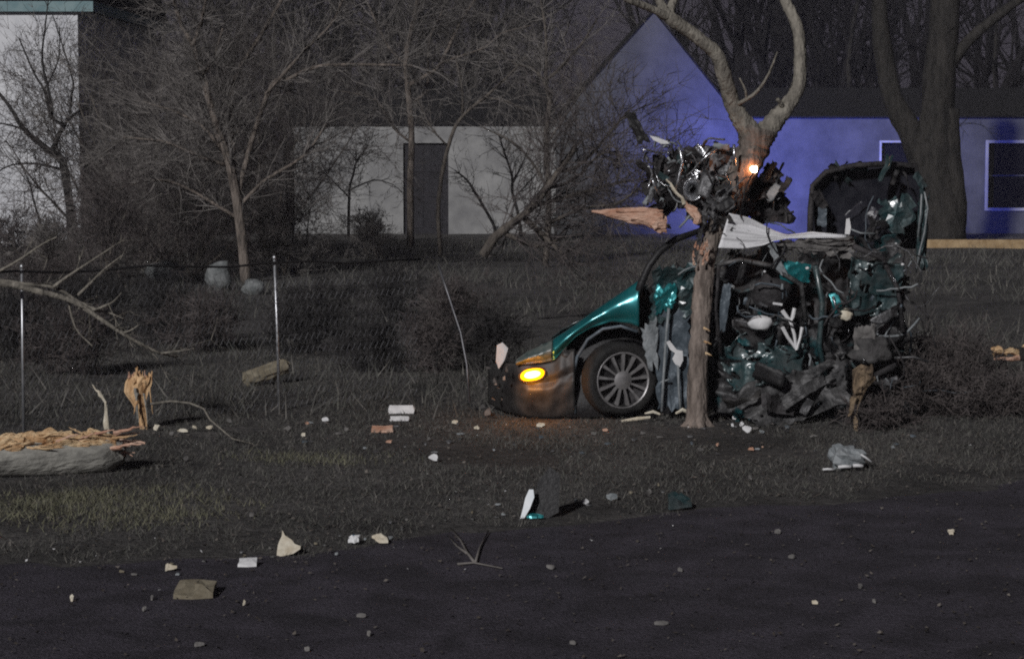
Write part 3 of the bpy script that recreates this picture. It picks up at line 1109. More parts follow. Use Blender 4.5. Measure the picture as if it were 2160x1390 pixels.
bark_tube([(1405, 32, .2), (1392, 5, .2), (1375, -35, .2)], [11, 9, 8], 'limb')
bark_tube([(1412, 38, .2), (1418, 10, .3), (1432, -30, .4)], [10, 9, 8], 'limb')
bark_tube([(1545, 225, .45), (1575, 210, .35), (1600, 190, .3), (1622, 155, .25), (1640, 110, .2)], [5, 4, 3.5, 2.5, 1.5], 'twig')
bark_tube([(1575, 210, .35), (1572, 190, .3), (1560, 165, .3)], [3, 2.5, 1.5], 'twig')
bark_tube([(1650, 240, .6), (1648, 220, .5), (1640, 210, .45)], [6, 5, 4], 'twig')
mb = MB()
for i in range(12):
    a = P(1462 + lr.uniform(0, 30), lr.uniform(520, 560), YT - .03)
    sliver(mb, a, a + Vector((lr.uniform(-.02, .02), -.02, lr.uniform(.03, .1))), .012, lr)
mb.build('torn_bark', M['wood_pink'], tree)
for (x_, y_, dy_) in ((1436, 905, -.05), (1508, 908, -.04), (1482, 922, -.16), (1456, 920, -.12)):
    mb = MB()
    q = P(x_, y_, YT + dy_)
    q.z = hgt(q.x, q.y) - .02
    mb.tube([P(1471, 868, YT - .02), (P(1471, 892, YT - .02) + q) / 2 + Vector((0, 0, .02)), q], [.06, .045, .02], 8, jit=.15, rng=lr)
    mb.build('root', M['bark_strip'], tree, smooth=True)
# bark stubs / scars on the trunk
for (x_, y_) in ((1484, 692), (1487, 720), (1489, 745)):
    mb = MB()
    a = P(x_, y_, YT - .08)
    sliver(mb, a, a + Vector((.05, -.03, -.02)), .012, lr)
    mb.build('bark_scar', M['wood_raw'], tree)

# ---------------------------------------------------------------- the wrecked car
wr = random.Random(77)
YC = YT + .22
car = thing('wrecked_car', G(1400, 890), 'teal car crushed around the forked tree with its amber indicator lit', 'car')


def prof(keys, u):
    return float(np.interp(u, [k_[0] for k_ in keys], [k_[1] for k_ in keys]))


def yaw(px):
    return .17 * (1348 - px) / 260


# front wing: loft of columns between crease line and wheel arch
TOP = [(1088, 762), (1110, 746), (1150, 728), (1190, 704), (1230, 675), (1280, 640), (1320, 614), (1348, 594)]
LOW = [(1088, 770), (1110, 768), (1150, 764), (1172, 758), (1190, 735), (1215, 710), (1245, 692), (1290, 678), (1330, 682), (1348, 690)]


def wing(u, v):
    px = 1088 + 260 * u
    ty, ly = prof(TOP, px), prof(LOW, px)
    if v < .35:      # rolls back towards the bonnet
        t = v / .35
        return P(px + 6 * (1 - t), ty + 10 * (1 - t) ** 2 - 6 * math.sin(t * 3.14), YC + yaw(px) + .34 * (1 - t) ** 1.4 + .02)
    t = (v - .35) / .65
    bul = -.07 * math.sin(min(1, t * 1.15) * math.pi * .9) + .012 * noise.noise(Vector((u * 9, t * 3, 2)))
    return P(px, ty + (ly - ty) * t, YC + yaw(px) + bul + .02)


mb = MB()
mb.grid(lambda u, v: wing(.30 + .70 * u, v), 38, 22)
mb.build('front_wing', M['paint'], car, smooth=True, solid=.006)
mb = MB()
mb.grid(lambda u, v: wing(.295 * u, v) + Vector((0, .006 * noise.noise(Vector((u * 6, v * 8, 3))), 0)), 18, 22)
mb.build('scuffed_wing_corner', M['paint_scuffed'], car, smooth=True, solid=.006)


def arch_lip():
    pts = []
    for (x_, y_) in ((1214, 872), (1208, 830), (1208, 790), (1218, 752), (1240, 716), (1272, 694), (1310, 688), (1345, 700)):
        pts.append(P(x_, y_, YC + .02 + yaw(x_)))
    return pts


mb = MB()
mb.tube(arch_lip(), .016, 8)
mb.build('wheel_arch_lip', M['paint_grey'], car, smooth=True)
# bumper cover with lamp
BT = [(1030, 770), (1060, 765), (1090, 768), (1130, 768), (1170, 760), (1186, 742), (1212, 735)]
BL = [(1030, 850), (1060, 866), (1100, 878), (1150, 884), (1190, 882), (1212, 874)]


def bump(u, v):
    px = 1030 + 182 * u
    ty, ly = prof(BT, px), prof(BL, px)
    nose = max(0, (.45 - u) / .45)
    y_ = YC + yaw(px) + .02 - .05 * math.sin(v * 3.14) * (1 - .4 * nose) + nose ** 2 * .55 + .018 * noise.noise(Vector((u * 8, v * 5, 9)))
    if .30 < v < .42:
        y_ += .02
    return P(px, ty + (ly - ty) * v, y_)


mb = MB()
mb.grid(bump, 36, 18)
mb.build('bumper', M['bumper'], car, smooth=True, solid=.006)
# liner strip between bumper and wheel
mb = MB()
mb.grid(lambda u, v: P(1186 + 34 * u + 16 * v * (1 - v) * -1, 742 + (876 - 742) * v, YC + yaw(1200) + .02 - .02 * math.sin(u * 3.14) + .03 * u), 6, 14)
mb.build('splash_strip', M['bumper'], car, smooth=True, solid=.005)
mb = MB()


def indic(u, v):
    a = u * 2 * math.pi
    b_ = v * math.pi / 2
    x_ = 1123 + 25 * math.cos(a) * abs(math.cos(a)) ** -.25 * math.cos(b_) if abs(math.cos(a)) > 1e-3 else 1123
    return P(x_, 790 - 4 * math.cos(a) * math.cos(b_) + 12.5 * math.sin(a) * math.cos(b_), YC + yaw(1123) - .055 - .03 * math.sin(b_))


mb.grid(indic, 24, 6)
sig = mb.build('indicator_lamp', M['amber'], car, smooth=True)
mb = MB()
mb.grid(lambda u, v: P(1123 + 17 * math.cos(u * 6.2832) * (1 - v), 790 - 2.6 * math.cos(u * 6.2832) * (1 - v) + 7.5 * math.sin(u * 6.2832) * (1 - v), YC + yaw(1123) - .082 - .012 * math.sin(v * 1.57)), 20, 4)
mb.build('lamp_bulb', M['amber_core'], sig, smooth=True)
mb = MB()
mb.tube([P(1123 + 29 * math.cos(a) , 790 - 4.5 * math.cos(a) + 15 * math.sin(a), YC + yaw(1123) - .05) for a in np.linspace(0, 2 * math.pi, 25)], .006, 6, cap=False)
mb.build('lamp_bezel', M['bumper'], sig, smooth=True)
il = bpy.data.lights.new('indicator_light', 'POINT')
il.energy = 4.2
il.color = (1, .36, .03)
il.shadow_soft_size = .05
ilo = bpy.data.objects.new('indicator_light', il)
COL.objects.link(ilo)
ilo.location = P(1118, 808, YC + yaw(1123) - .17)
# broken headlamp at the nose
mb = MB()
mb.prism([(1048, 728), (1060, 722), (1072, 735), (1064, 760), (1052, 778), (1046, 762)], lambda u, v, w_: P(u, v, YC + .36 + w_ + .0008 * (u - 1048)), .05)
mb.build('headlamp_shell', M['white'], car)
for i in range(12):
    mb = MB()
    a = P(wr.uniform(1005, 1075), wr.uniform(770, 868), YC + wr.uniform(.0, .35))
    s_ = wr.uniform(.015, .04)
    mb.prism([(0, 0), (s_ * wr.uniform(.5, 1.3), wr.uniform(-.4, .4) * s_), (s_ * wr.uniform(.2, .8), s_ * wr.uniform(.5, 1.6)), (-wr.uniform(.0, .5) * s_, s_ * .7)], lambda u, v, w_: a + Vector((u, w_ + v * .3, v)), .008)
    mb.build('grille_fragment', M['foam'] if i % 3 == 0 else M['bumper'], car)
# inner arch and strut dark void
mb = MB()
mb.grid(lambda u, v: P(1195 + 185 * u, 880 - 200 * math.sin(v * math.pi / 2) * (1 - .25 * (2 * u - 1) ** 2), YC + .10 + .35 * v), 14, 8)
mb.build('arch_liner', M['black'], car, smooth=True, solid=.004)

# wheel: turned slightly toward the viewer
WC = P(1306, 800, YC + .06)
wheel = None
WRAD = 80 * YC / FPX
tilt = R(20)


def wv(r, a, dy):      # local wheel coordinates -> world, axle along -Y turned
    lx, lz, ly = r * math.cos(a), r * math.sin(a), dy
    return WC + Vector((lx * math.cos(tilt) - ly * math.sin(tilt), lx * math.sin(tilt) + ly * math.cos(tilt), lz))


mb = MB()
tp = [(.72, -.085), (.80, -.10), (.93, -.10), (1.0, -.07), (1.0, .07), (.93, .1), (.72, .09)]
mb.grid(lambda u, v: wv(WRAD * float(np.interp(v * 6, range(7), [t_[0] for t_ in tp])) * (1 - (.07 if abs(u - .75) < .07 else 0)), u * 2 * math.pi, float(np.interp(v * 6, range(7), [t_[1] for t_ in tp]))), 48, 12)
wheel = mb.build('wheel', M['rubber'], car, smooth=True)
mb = MB()
rp = [(.775, -.088), (.755, -.098), (.72, -.088), (.70, -.05), (.66, -.035), (.0, -.03)]
mb.grid(lambda u, v: wv(WRAD * float(np.interp(v * 5, range(6), [t_[0] for t_ in rp])), u * 2 * math.pi, float(np.interp(v * 5, range(6), [t_[1] for t_ in rp]))), 40, 10)
mb.build('rim_barrel', M['soot'], wheel, smooth=True)
mb = MB()
for k_ in range(24):
    pass
mb.grid(lambda u, v: wv(WRAD * (.70 + .075 * v), u * 2 * math.pi, -.088 - .012 * math.sin(v * 3.14)), 40, 4)
mb.build('rim_edge', M['rim'], wheel, smooth=True)
NSP = 13
for k_ in range(NSP):
    a = 2 * math.pi * k_ / NSP + .1
    mb = MB()
    da = .085
    vs = []
    for (r_, wdt, dy) in ((.20, .6, -.085), (.45, .75, -.095), (.71, 1.15, -.088)):
        for s_ in (-1, 1):
            vs.append(wv(WRAD * r_, a + s_ * da * wdt * .45 / r_, dy))
    for (r_, wdt, dy) in ((.20, .6, -.06), (.45, .75, -.07), (.71, 1.15, -.06)):
        for s_ in (-1, 1):
            vs.append(wv(WRAD * r_, a + s_ * da * wdt * .55 / r_, dy))
    mb.add(vs, [(0, 1, 3, 2), (2, 3, 5, 4), (0, 2, 8, 6), (2, 4, 10, 8), (1, 7, 9, 3), (3, 9, 11, 5)])
    mb.build('spoke', M['rim'], wheel)
mb = MB()
mb.grid(lambda u, v: wv(WRAD * .25 * (1 - v) + .0001, u * 2 * math.pi, -.088 - .02 * math.sin(v * 1.57)), 18, 5)
mb.build('hub_cap', M['rim'], wheel, smooth=True)


# ---- crumpled metal sheets
def ridged(p, f):
    return abs(noise.noise(p * f)) * 2 - .5


def crumple(name, q, m, seed, amp=.05, nu=12, nv=10, f=4.5, jag=.25, parent=None, solid=.005, smooth=False):
    """q: four (px, py, Y) corners: tl, tr, br, bl"""
    rg = random.Random(seed)
    c = [P(*k_) for k_ in q]
    nrm = (c[1] - c[0]).cross(c[3] - c[0])
    nrm = nrm.normalized() if nrm.length > 1e-8 else Vector((0, -1, 0))
    off = Vector((seed * 1.37 % 50, seed * .73 % 40, 2))

    jl = [[rg.random() ** 2 * jag * 1.1 for _ in range(max(nu, nv) + 1)] for _ in range(4)]

    def fn(u, v):
        i, j = round(u * nu), round(v * nv)
        uu, vv = u, v
        lo, hi = jl[0][j], 1 - jl[1][j]
        uu = lo + (hi - lo) * u
        lo, hi = jl[2][i], 1 - jl[3][i]
        vv = lo + (hi - lo) * v
        p = (c[0] * (1 - uu) + c[1] * uu) * (1 - vv) + (c[3] * (1 - uu) + c[2] * uu) * vv
        d_ = ridged(p + off, f) * amp + ridged(p + off * 2, f * 2.7) * amp * .4
        return p + nrm * d_ + Vector((noise.noise(p * f + off), 0, noise.noise(p * f + off * 3))) * amp * .5

    mbx = MB()
    mbx.grid(fn, nu, nv)
    return mbx.build(name, M[m], parent or car, smooth=smooth, solid=solid)


# dark hull behind everything
def skin(name, q, m, seed, amps, nu, nv, hole=-9, parent=None, smooth=True):
    """one continuous sheet crushed at three scales, torn open where a noise field falls below `hole`"""
    c = [P(a, b, YC + d_) for a, b, d_ in q]
    nrm = (c[1] - c[0]).cross(c[3] - c[0]).normalized()
    off = Vector((seed * 3.1, seed * 1.7, seed))

    def fn(u, v):
        e = .06 * noise.noise(Vector((u * 6, v * 6, seed))) + .03 * noise.noise(Vector((u * 17, v * 17, seed)))
        uu, vv = u + e * (1 if u in (0, 1) else .3), v + e * (1 if v in (0, 1) else .3)
        p = (c[0] * (1 - uu) + c[1] * uu) * (1 - vv) + (c[3] * (1 - uu) + c[2] * uu) * vv
        d_ = ridged(p + off, 1.7) * amps[0] + ridged(p + off * 2, 4.3) * amps[1] + ridged(p - off, 10.5) * amps[2]
        sh = Vector((noise.noise(p * 3.2 + off), 0, noise.noise(p * 3.2 - off))) * amps[1]
        return p + nrm * d_ + sh

    mbx = MB()
    mbx.grid(fn, nu, nv, hole=lambda i, j: noise.noise(Vector((i / nu * 6.5, j / nv * 5.5, seed * 2.2))) + .5 * noise.noise(Vector((i / nu * 17, j / nv * 15, seed))) < hole)
    return mbx.build(name, M[m], parent or car, smooth=smooth, solid=.005)


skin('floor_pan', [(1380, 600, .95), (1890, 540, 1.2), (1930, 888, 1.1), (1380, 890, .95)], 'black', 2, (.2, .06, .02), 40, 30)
skin('body_shell', [(1495, 520, .35), (1895, 500, .55), (1915, 700, .45), (1500, 740, .25)], 'wreck_skin', 3, (.34, .09, .016), 84, 54, -.20)
skin('body_side', [(1495, 690, .10), (1900, 650, .35), (1920, 880, .2), (1510, 892, .0)], 'wreck_skin', 4, (.34, .10, .018), 84, 50, -.22)
skin('crushed_door', [(1525, 735, -.05), (1700, 715, .0), (1690, 800, -.12), (1540, 822, -.12)], 'paint_dirty', 5, (.14, .06, .012), 44, 26, -.4)
skin('folded_wing', [(1560, 815, -.25), (1770, 755, -.05), (1790, 850, -.3), (1600, 905, -.4)], 'wreck_grey', 6, (.20, .08, .014), 50, 30, -.35)
skin('folded_boot_lid', [(1790, 545, .12), (1905, 560, .2), (1890, 665, .12), (1785, 660, .05)], 'paint_dirty', 7, (.12, .05, .012), 34, 30, -.35)
crumple('bonnet', [(1130, 735, YC + .45), (1350, 600, YC + .45), (1420, 600, YC + 1.5), (1160, 740, YC + 1.5)], 'paint_dirty', 3, .035, 18, 12, 2.6, .1)
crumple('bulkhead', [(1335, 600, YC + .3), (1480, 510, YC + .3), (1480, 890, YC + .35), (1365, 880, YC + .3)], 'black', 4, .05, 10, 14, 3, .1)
# pillar, door pieces
mb = MB()
mb.tube([P(1338, 640, YC + .02), P(1352, 600, YC), P(1368, 562, YC), P(1392, 530, YC + .05), P(1425, 505, YC + .1), P(1500, 478, YC + .2)], [.03, .034, .03, .03, .028, .024], 9, jit=.1, rng=wr)
mb.build('windscreen_pillar', M['black'], car, smooth=True)
crumple('door_top', [(1372, 560, YC - .02), (1478, 545, YC + .05), (1476, 668, YC + .04), (1366, 690, YC - .02)], 'paint_dirty', 5, .06, 14, 14, 4.2, .12)
crumple('door_skin', [(1378, 600, YC - .05), (1432, 590, YC - .02), (1425, 660, YC - .02), (1380, 668, YC - .04)], 'paint', 6, .05, 10, 10, 5, .2)
crumple('door_panel', [(1378, 652, YC + .02), (1458, 648, YC + .05), (1452, 868, YC + .04), (1384, 872, YC + .0)], 'paint_grey', 7, .03, 9, 18, 3.6, .1)
for (pl_, r_) in (([(1411, 650), (1406, 700), (1400, 790), (1396, 868)], .013), ([(1430, 770), (1432, 820), (1436, 868)], .011), ([(1394, 806), (1412, 800)], .008)):
    mb = MB()
    mb.tube([P(x_, y_, YC - .05) for x_, y_ in pl_], r_, 7, jit=.1, rng=wr)
    mb.build('door_edge', M['grey_pale'], car, smooth=True)
mb = MB()
mb.prism([(1405, 722), (1412, 718), (1420, 728), (1428, 738), (1440, 740), (1441, 760), (1434, 774), (1424, 768), (1418, 757), (1424, 745), (1414, 738)],
         lambda u, v, w_: P(u, v, YC - .09 + w_ + .0006 * (v - 718)), .012)
mb.build('torn_trim', M['white'], car)
crumple('wing_inner', [(1350, 690, YC - .02), (1385, 660, YC - .03), (1392, 780, YC - .02), (1368, 782, YC)], 'grey_pale', 8, .04, 6, 10, 4, .2)

# mangled rear half: panels placed by hand, then a tangle of torn pieces
PAN = [
    ([(1640, 548, .0), (1712, 560, .05), (1708, 600, .05), (1645, 598, .0)], 'paint', .05),
    ([(1745, 620, -.05), (1765, 615, -.05), (1780, 665, -.05), (1760, 665, -.05)], 'paint', .03),
    ([(1795, 622, .05), (1850, 618, .1), (1850, 662, .1), (1800, 668, .05)], 'paint_dirty', .05),
    ([(1740, 500, .15), (1800, 495, .2), (1800, 545, .2), (1745, 548, .15)], 'foam', .05),
    ([(1800, 690, -.02), (1850, 680, .0), (1845, 750, -.02), (1805, 760, -.06)], 'foam', .06),
    ([(1520, 600, .0), (1545, 595, .0), (1530, 700, -.05), (1512, 700, -.05)], 'paint_grey', .03),
    ([(1640, 840, -.35), (1735, 790, -.25), (1745, 808, -.27), (1655, 868, -.4)], 'wreck_grey', .03),
]
for i, (q, m_, am) in enumerate(PAN):
    crumple('torn_panel', [(a, b, YC + c_) for a, b, c_ in q], m_, 100 + i, am, 15, 12, 3.2, .07, smooth=i % 3 == 1)


def tangle(box, yr, n, mats, size, seed, parent, nm='torn_scrap', amp=.22):
    rg = random.Random(seed)
    for i in range(n):
        px, py = rg.uniform(box[0], box[2]), rg.uniform(box[1], box[3])
        Y = rg.uniform(*yr)
        s_ = rg.uniform(*size)
        sp = s_ * FPX / Y
        a = rg.uniform(0, 6.28)
        asp = rg.uniform(.08, .55)
        cs, sn = math.cos(a), math.sin(a)
        q = []
        for (u, v) in ((-1, -1), (1, -1), (1, 1), (-1, 1)):
            x_ = u * sp * .5
            y_ = v * sp * .5 * asp
            q.append((px + x_ * cs - y_ * sn, py + x_ * sn + y_ * cs, Y + rg.uniform(-.4, .4) * s_))
        crumple(nm, q, rg.choice(mats), seed * 100 + i, s_ * amp, 8, 4, 1.3 / s_ * .5, .09, parent, .004, smooth=rg.random() < .4)


def wires(box, yr, n, seed, parent, mats, rad=(.004, .012), L=(.15, .6), nm='bent_tube'):
    rg = random.Random(seed)
    for i in range(n):
        p = P(rg.uniform(box[0], box[2]), rg.uniform(box[1], box[3]), rg.uniform(*yr))
        d_ = wob(rg, 1).normalized()
        pts = [p]
        l_ = rg.uniform(*L)
        for k_ in range(6):
            d_ = (d_ + wob(rg, .55)).normalized()
            p = p + Vector((d_.x, d_.y * .5, d_.z)) * l_ / 6
            p.z = max(p.z, .03)
            pts.append(p)
        mbx = MB()
        mbx.tube(pts, rg.uniform(*rad), 6)
        mbx.build(nm, M[rg.choice(mats)], parent, smooth=True)


tangle((1505, 530, 1890, 860), (YC - .05, YC + .3), 12, ['soot', 'soot', 'black', 'greymetal', 'paint_dirty', 'paint_grey', 'bumper'], (.08, .3), 21, car)
tangle((1510, 540, 1900, 880), (YC - .2, YC + .2), 30, ['silver', 'grey_pale', 'greymetal', 'paint_grey'], (.02, .08), 22, car)
tangle((1540, 790, 1900, 895), (YC - .35, YC + .1), 8, ['soot', 'bumper', 'greymetal', 'black'], (.10, .34), 23, car)
wires((1500, 500, 1940, 880), (YC - .12, YC + .35), 110, 24, car, ['black', 'greymetal', 'soot', 'grey_pale', 'paint_grey'], (.003, .011), (.2, .8))
for i_, (px_, Y_, H_, lab) in enumerate(((1935, YC + .5, .5, 'crushed bare bush sprawling beyond the right end of the wreck'),
                                        (1990, YC + 1.1, .6, 'loose bare bush on the dark ground before the landscape timber'),
                                        (1860, YC - .35, .3, 'torn low bush beside the tan wood chunk'),
                                        (2080, YC + .4, .35, 'sparse low bush beside the broken bough'))):
    rand_tree('crushed_bush', lab, (P(px_, 800, Y_).x, Y_, 0), H_, 700 + i_, M['twig_red'], M['twig_red'], lev=3, nch=4, cat='bush', r=.009, stems=11, spread=1.5, upb=-.02, L0=1.0)
for (pl_, r_, nm_) in (([(1512, 560), (1560, 548), (1625, 560), (1690, 600), (1700, 680)], .022, 'door_frame'),
                       ([(1515, 562), (1508, 650), (1520, 745)], .022, 'door_frame'),
                       ([(1530, 845), (1620, 850), (1720, 810), (1830, 800), (1890, 770)], .03, 'sill_beam'),
                       ([(1720, 560), (1735, 640), (1728, 730), (1745, 800)], .026, 'centre_pillar'),
                       ([(1800, 520), (1860, 545), (1895, 610), (1905, 700)], .024, 'rear_pillar')):
    mb = MB()
    pp = [P(x_, y_, YC - .08 + .0004 * (x_ - 1500) + wr.uniform(-.05, .05)) for x_, y_ in pl_]
    mb.tube(pp, r_, 8, jit=.18, rng=wr)
    mb.build(nm_, M[wr.choice(['wreck_grey', 'soot', 'paint_dirty'])], car, smooth=True)
mb = MB()
lump(mb, P(1625, 620, YC + .02), .2, (.75, .4, .85), 8.1, 22, 16, .3)
mb.build('seat_back', M['soot'], car, smooth=True)
mb = MB()
lump(mb, P(1840, 740, YC - .02), .15, (1.1, .6, .8), 3.7, 20, 14, .35)
mb.build('seat_cushion', M['foam_dark'], car, smooth=True)
# seat headrest-like pad, bracket, foam lump
mb = MB()
c_ = P(1603, 682, YC - .14)
lump(mb, c_, .095, (1.05, .5, .68), 5.3, 16, 10, .18)
mb.build('padded_cushion', M['white'], car, smooth=True)
for pl_ in ([(1650, 655), (1668, 680), (1675, 705), (1680, 738)], [(1676, 650), (1672, 668), (1668, 680)], [(1650, 690), (1662, 712), (1678, 735)], [(1692, 690), (1688, 712), (1680, 738)]):
    mb = MB()
    mb.tube([P(x_, y_, YC - .12 + .0004 * (x_ - 1650)) for x_, y_ in pl_], [.018, .012] if len(pl_) != 2 else .015, 7, jit=.2, rng=wr)
    mb.build('bent_bracket', M['white'], car)
mb = MB()
mb.tube([P(1630, 640, YC - .06), P(1650, 643, YC - .06)], .012, 6)
mb.build('bent_bracket', M['white'], car)
mb = MB()
lump(mb, P(1784, 665, YC - .06), .055, (1.1, .6, .9), 2.2, 12, 8, .2)
mb.build('foam_lump', M['cream'], car, smooth=True)
mb = MB()
mb.tube([P(1757, 625, YC - .08), P(1762, 645, YC - .09), P(1774, 662, YC - .08)], [.013, .009, .016], 7)
mb.build('chrome_strip', M['silver'], car, smooth=True)
for (x_, y_, r_) in ((1703, 566, .014), (1904, 558, .012), (1890, 514, .007), (1613, 573, .010)):
    mb = MB()
    lump(mb, P(x_, y_, YC - .22), r_ * 1.15, (1.1, 1, .85), 3, 10, 7, .05)
    mb.build('reflector', M['white'], car, smooth=True)
# pleated white sheet
def sheet(u, v):
    tx = [(0, 1538), (.25, 1580), (.5, 1632), (.62, 1660), (.8, 1712), (1, 1785)]
    tyy = [(0, 450), (.25, 459), (.5, 486), (.62, 496), (.8, 489), (1, 496)]
    bx = [(0, 1515), (.25, 1570), (.5, 1630), (.62, 1662), (.8, 1715), (1, 1788)]
    by = [(0, 523), (.25, 525), (.42, 518), (.5, 509), (.62, 503), (.8, 502), (1, 502)]
    x_ = prof(tx, u) * (1 - v) + prof(bx, u) * v
    y_ = prof(tyy, u) * (1 - v) + prof(by, u) * v
    pl_ = (.030 * noise.noise(Vector((u * 2.2 - v * .6, v * 4.2, 4))) + .012 * noise.noise(Vector((u * 3, v * 11, 9)))) * (1 - .5 * u)
    return P(x_, y_, YC - .26 + pl_ + .36 * u + .05 * (1 - v) * (1 - u))


mb = MB()
mb.grid(sheet, 30, 40)
mb.build('limp_sheet', M['cloth'], car, smooth=True, solid=.003)
crumple('hanging_lining', [(1620, 508, YC - .02), (1800, 500, YC + .1), (1790, 548, YC + .12), (1640, 530, YC)], 'foam', 61, .05, 16, 8, 5, .35)
crumple('hanging_lining', [(1612, 505, YC - .04), (1632, 508, YC - .04), (1664, 580, YC - .05), (1644, 582, YC - .05)], 'grey_pale', 62, .03, 5, 10, 5, .25)
# rear roof frame standing above the heap
YR = YC + .55
mb = MB()
mb.tube([P(1708, 520, YR), P(1710, 440, YR), P(1714, 392, YR), P(1742, 364, YR), P(1800, 350, YR), P(1870, 345, YR + .1), P(1930, 350, YR + .2), P(1946, 400, YR + .25), P(1952, 480, YR + .25), P(1945, 570, YR + .2)], .026, 8, jit=.1, rng=wr)
mb.build('roof_frame', M['soot'], car, smooth=True)
tangle((1715, 345, 1940, 385), (YR - .05, YR + .1), 9, ['soot', 'black', 'paint_dirty'], (.10, .28), 65, car, 'roof_scrap')
tangle((1725, 420, 1860, 505), (YR - .05, YR + .02), 9, ['tint_glass', 'black', 'soot', 'paint_grey'], (.10, .25), 66, car, 'seat_scrap')


def rglass(u, v):
    x_ = 1712 + 232 * u
    top = prof([(1712, 400), (1742, 366), (1800, 352), (1870, 347), (1930, 352), (1944, 390)], x_)
    return P(x_, top + (525 - top) * v, YR + .03 + .25 * u + .22 * math.sin(v * 1.5))


mb = MB()
mb.grid(rglass, 20, 14)
mb.build('rear_window', M['tint_glass'], car, smooth=True, solid=.006)
crumple('quarter_panel', [(1850, 418, YR + .05), (1935, 400, YR + .12), (1930, 490, YR + .1), (1840, 500, YR + .02)], 'paint_dirty', 63, .04, 10, 9, 4, .3)
crumple('tall_torn_panel', [(1936, 395, YR + .02), (1958, 400, YR + .05), (1955, 575, YR), (1930, 570, YR)], 'paint_dirty', 64, .035, 5, 18, 4, .2)
for pl_ in ([(1950, 405), (1957, 440), (1950, 490), (1940, 530), (1932, 575)], [(1944, 410), (1942, 450), (1936, 500)]):
    mb = MB()
    mb.tube([P(x_, y_, YR - .06) for x_, y_ in pl_], .008, 6)
    mb.build('panel_edge', M['grey_pale'], car, smooth=True)
mb = MB()
mb.prism([(1785, 462), (1792, 460), (1795, 480), (1792, 495), (1782, 494)], lambda u, v, w_: P(u, v, YC + .05 + w_), .01)
mb.build('torn_trim', M['white'], car)
mb = MB()
mb.tube([P(1795, 484, YC + .06), P(1815, 492, YC + .06), P(1845, 493, YC + .08)], .008, 6)
mb.build('chrome_strip', M['grey_pale'], car, smooth=True)
# sill pieces at the foot of the tree
for (pl_, r_) in (([(1310, 888), (1345, 883), (1372, 880)], .018), ([(1360, 872), (1378, 868), (1392, 874)], .014), ([(1425, 872), (1440, 864), (1452, 870)], .02)):
    mb = MB()
    mb.tube([P(x_, y_, YC - .13) for x_, y_ in pl_], [r_ * .5, r_ * .7] if len(pl_) != 3 else [r_ * .5, r_, r_ * .7], 6, jit=.25, rng=wr)
    mb.build('sill_fragment', M['cream'], car)

# front end driven up the trunk
eng = thing('engine_wreckage', P(1450, 470, YC), 'shiny mangled engine parts wedged high against the struck trunk', 'engine')
YE = YC + .15
crumple('bay_panel', [(1345, 330, YE + .25), (1555, 300, YE + .3), (1530, 480, YE + .2), (1370, 490, YE + .2)], 'soot', 31, .10, 14, 12, 3.2, .35, eng)
crumple('bay_panel', [(1480, 310, YE + .1), (1552, 305, YE + .1), (1550, 370, YE + .1), (1490, 390, YE + .1)], 'greymetal', 32, .04, 9, 8, 4, .2, eng)
crumple('dark_strut', [(1315, 238, YE), (1338, 234, YE), (1372, 300, YE), (1348, 305, YE)], 'black', 33, .03, 4, 8, 5, .1, eng)
mb = MB()
mb.prism([(1370, 286), (1385, 290), (1408, 298), (1412, 304), (1395, 304), (1378, 296)], lambda u, v, w_: P(u, v, YE - .05 + w_), .012)
mb.build('torn_trim', M['white'], eng)
tangle((1360, 300, 1550, 440), (YE - .12, YE + .15), 46, ['silver', 'greymetal', 'grey_pale', 'soot', 'silver'], (.04, .15), 34, eng)
tangle((1350, 320, 1560, 480), (YE - .05, YE + .2), 26, ['black', 'soot', 'greymetal', 'paint_dirty'], (.08, .22), 35, eng)
wires((1350, 290, 1560, 450), (YE - .1, YE + .15), 22, 36, eng, ['silver', 'black', 'greymetal', 'grey_pale'], (.004, .011), (.12, .4))
tangle((1555, 350, 1660, 460), (YC + .35, YC + .6), 30, ['greymetal', 'soot', 'black', 'grey_pale'], (.06, .2), 37, eng)
crumple('bay_panel', [(1560, 345, YC + .55), (1645, 350, YC + .6), (1690, 475, YC + .6), (1545, 475, YC + .5)], 'soot', 38, .06, 9, 9, 4, .25, eng)
skin('wrapped_sheet', [(1478, 395, -.06), (1560, 372, -.02), (1548, 470, -.08), (1470, 512, -.10)], 'wreck_skin', 9, (.06, .06, .025), 26, 26, -.2, eng)
tangle((1485, 380, 1575, 500), (YT - .05, YT + .15), 12, ['soot', 'black', 'greymetal', 'bumper'], (.06, .22), 39, eng)
wires((1470, 380, 1600, 510), (YT - .05, YT + .2), 12, 40, eng, ['black', 'soot', 'greymetal'], (.003, .009), (.15, .5))
# glossy lamp bowl and pipes
mb = MB()
bc = P(1462, 400, YE - .1)
mb.grid(lambda u, v: bc + Vector((math.cos(u * 6.283) * .085 * (.35 + .65 * v), .09 * (1 - v) ** 1.5, math.sin(u * 6.283) * .10 * (.35 + .65 * v))), 20, 6)
mb.build('lamp_bowl', M['silver'], eng, smooth=True, solid=.004)
for pl_ in ([(1425, 405), (1432, 375), (1440, 340), (1432, 310)], [(1475, 345), (1490, 330), (1512, 312)], [(1500, 410), (1515, 425), (1505, 440)], [(1548, 305), (1550, 350)], [(1375, 375), (1380, 390), (1392, 410)]):
    mb = MB()
    mb.tube([P(x_, y_, YE - .14) for x_, y_ in pl_], .014, 8, jit=.1, rng=wr)
    mb.build('pipe', M['silver'], eng, smooth=True)
mb = MB()
lump(mb, P(1587, 357, YC + .16), .042, (1.1, .8, .95), 4, 14, 9, .04)
mk = mb.build('marker_lamp', M['warm'], eng, smooth=True)
ml = bpy.data.lights.new('marker_light', 'POINT')
ml.energy = 1.3
ml.color = (1, .32, .10)
ml.shadow_soft_size = .03
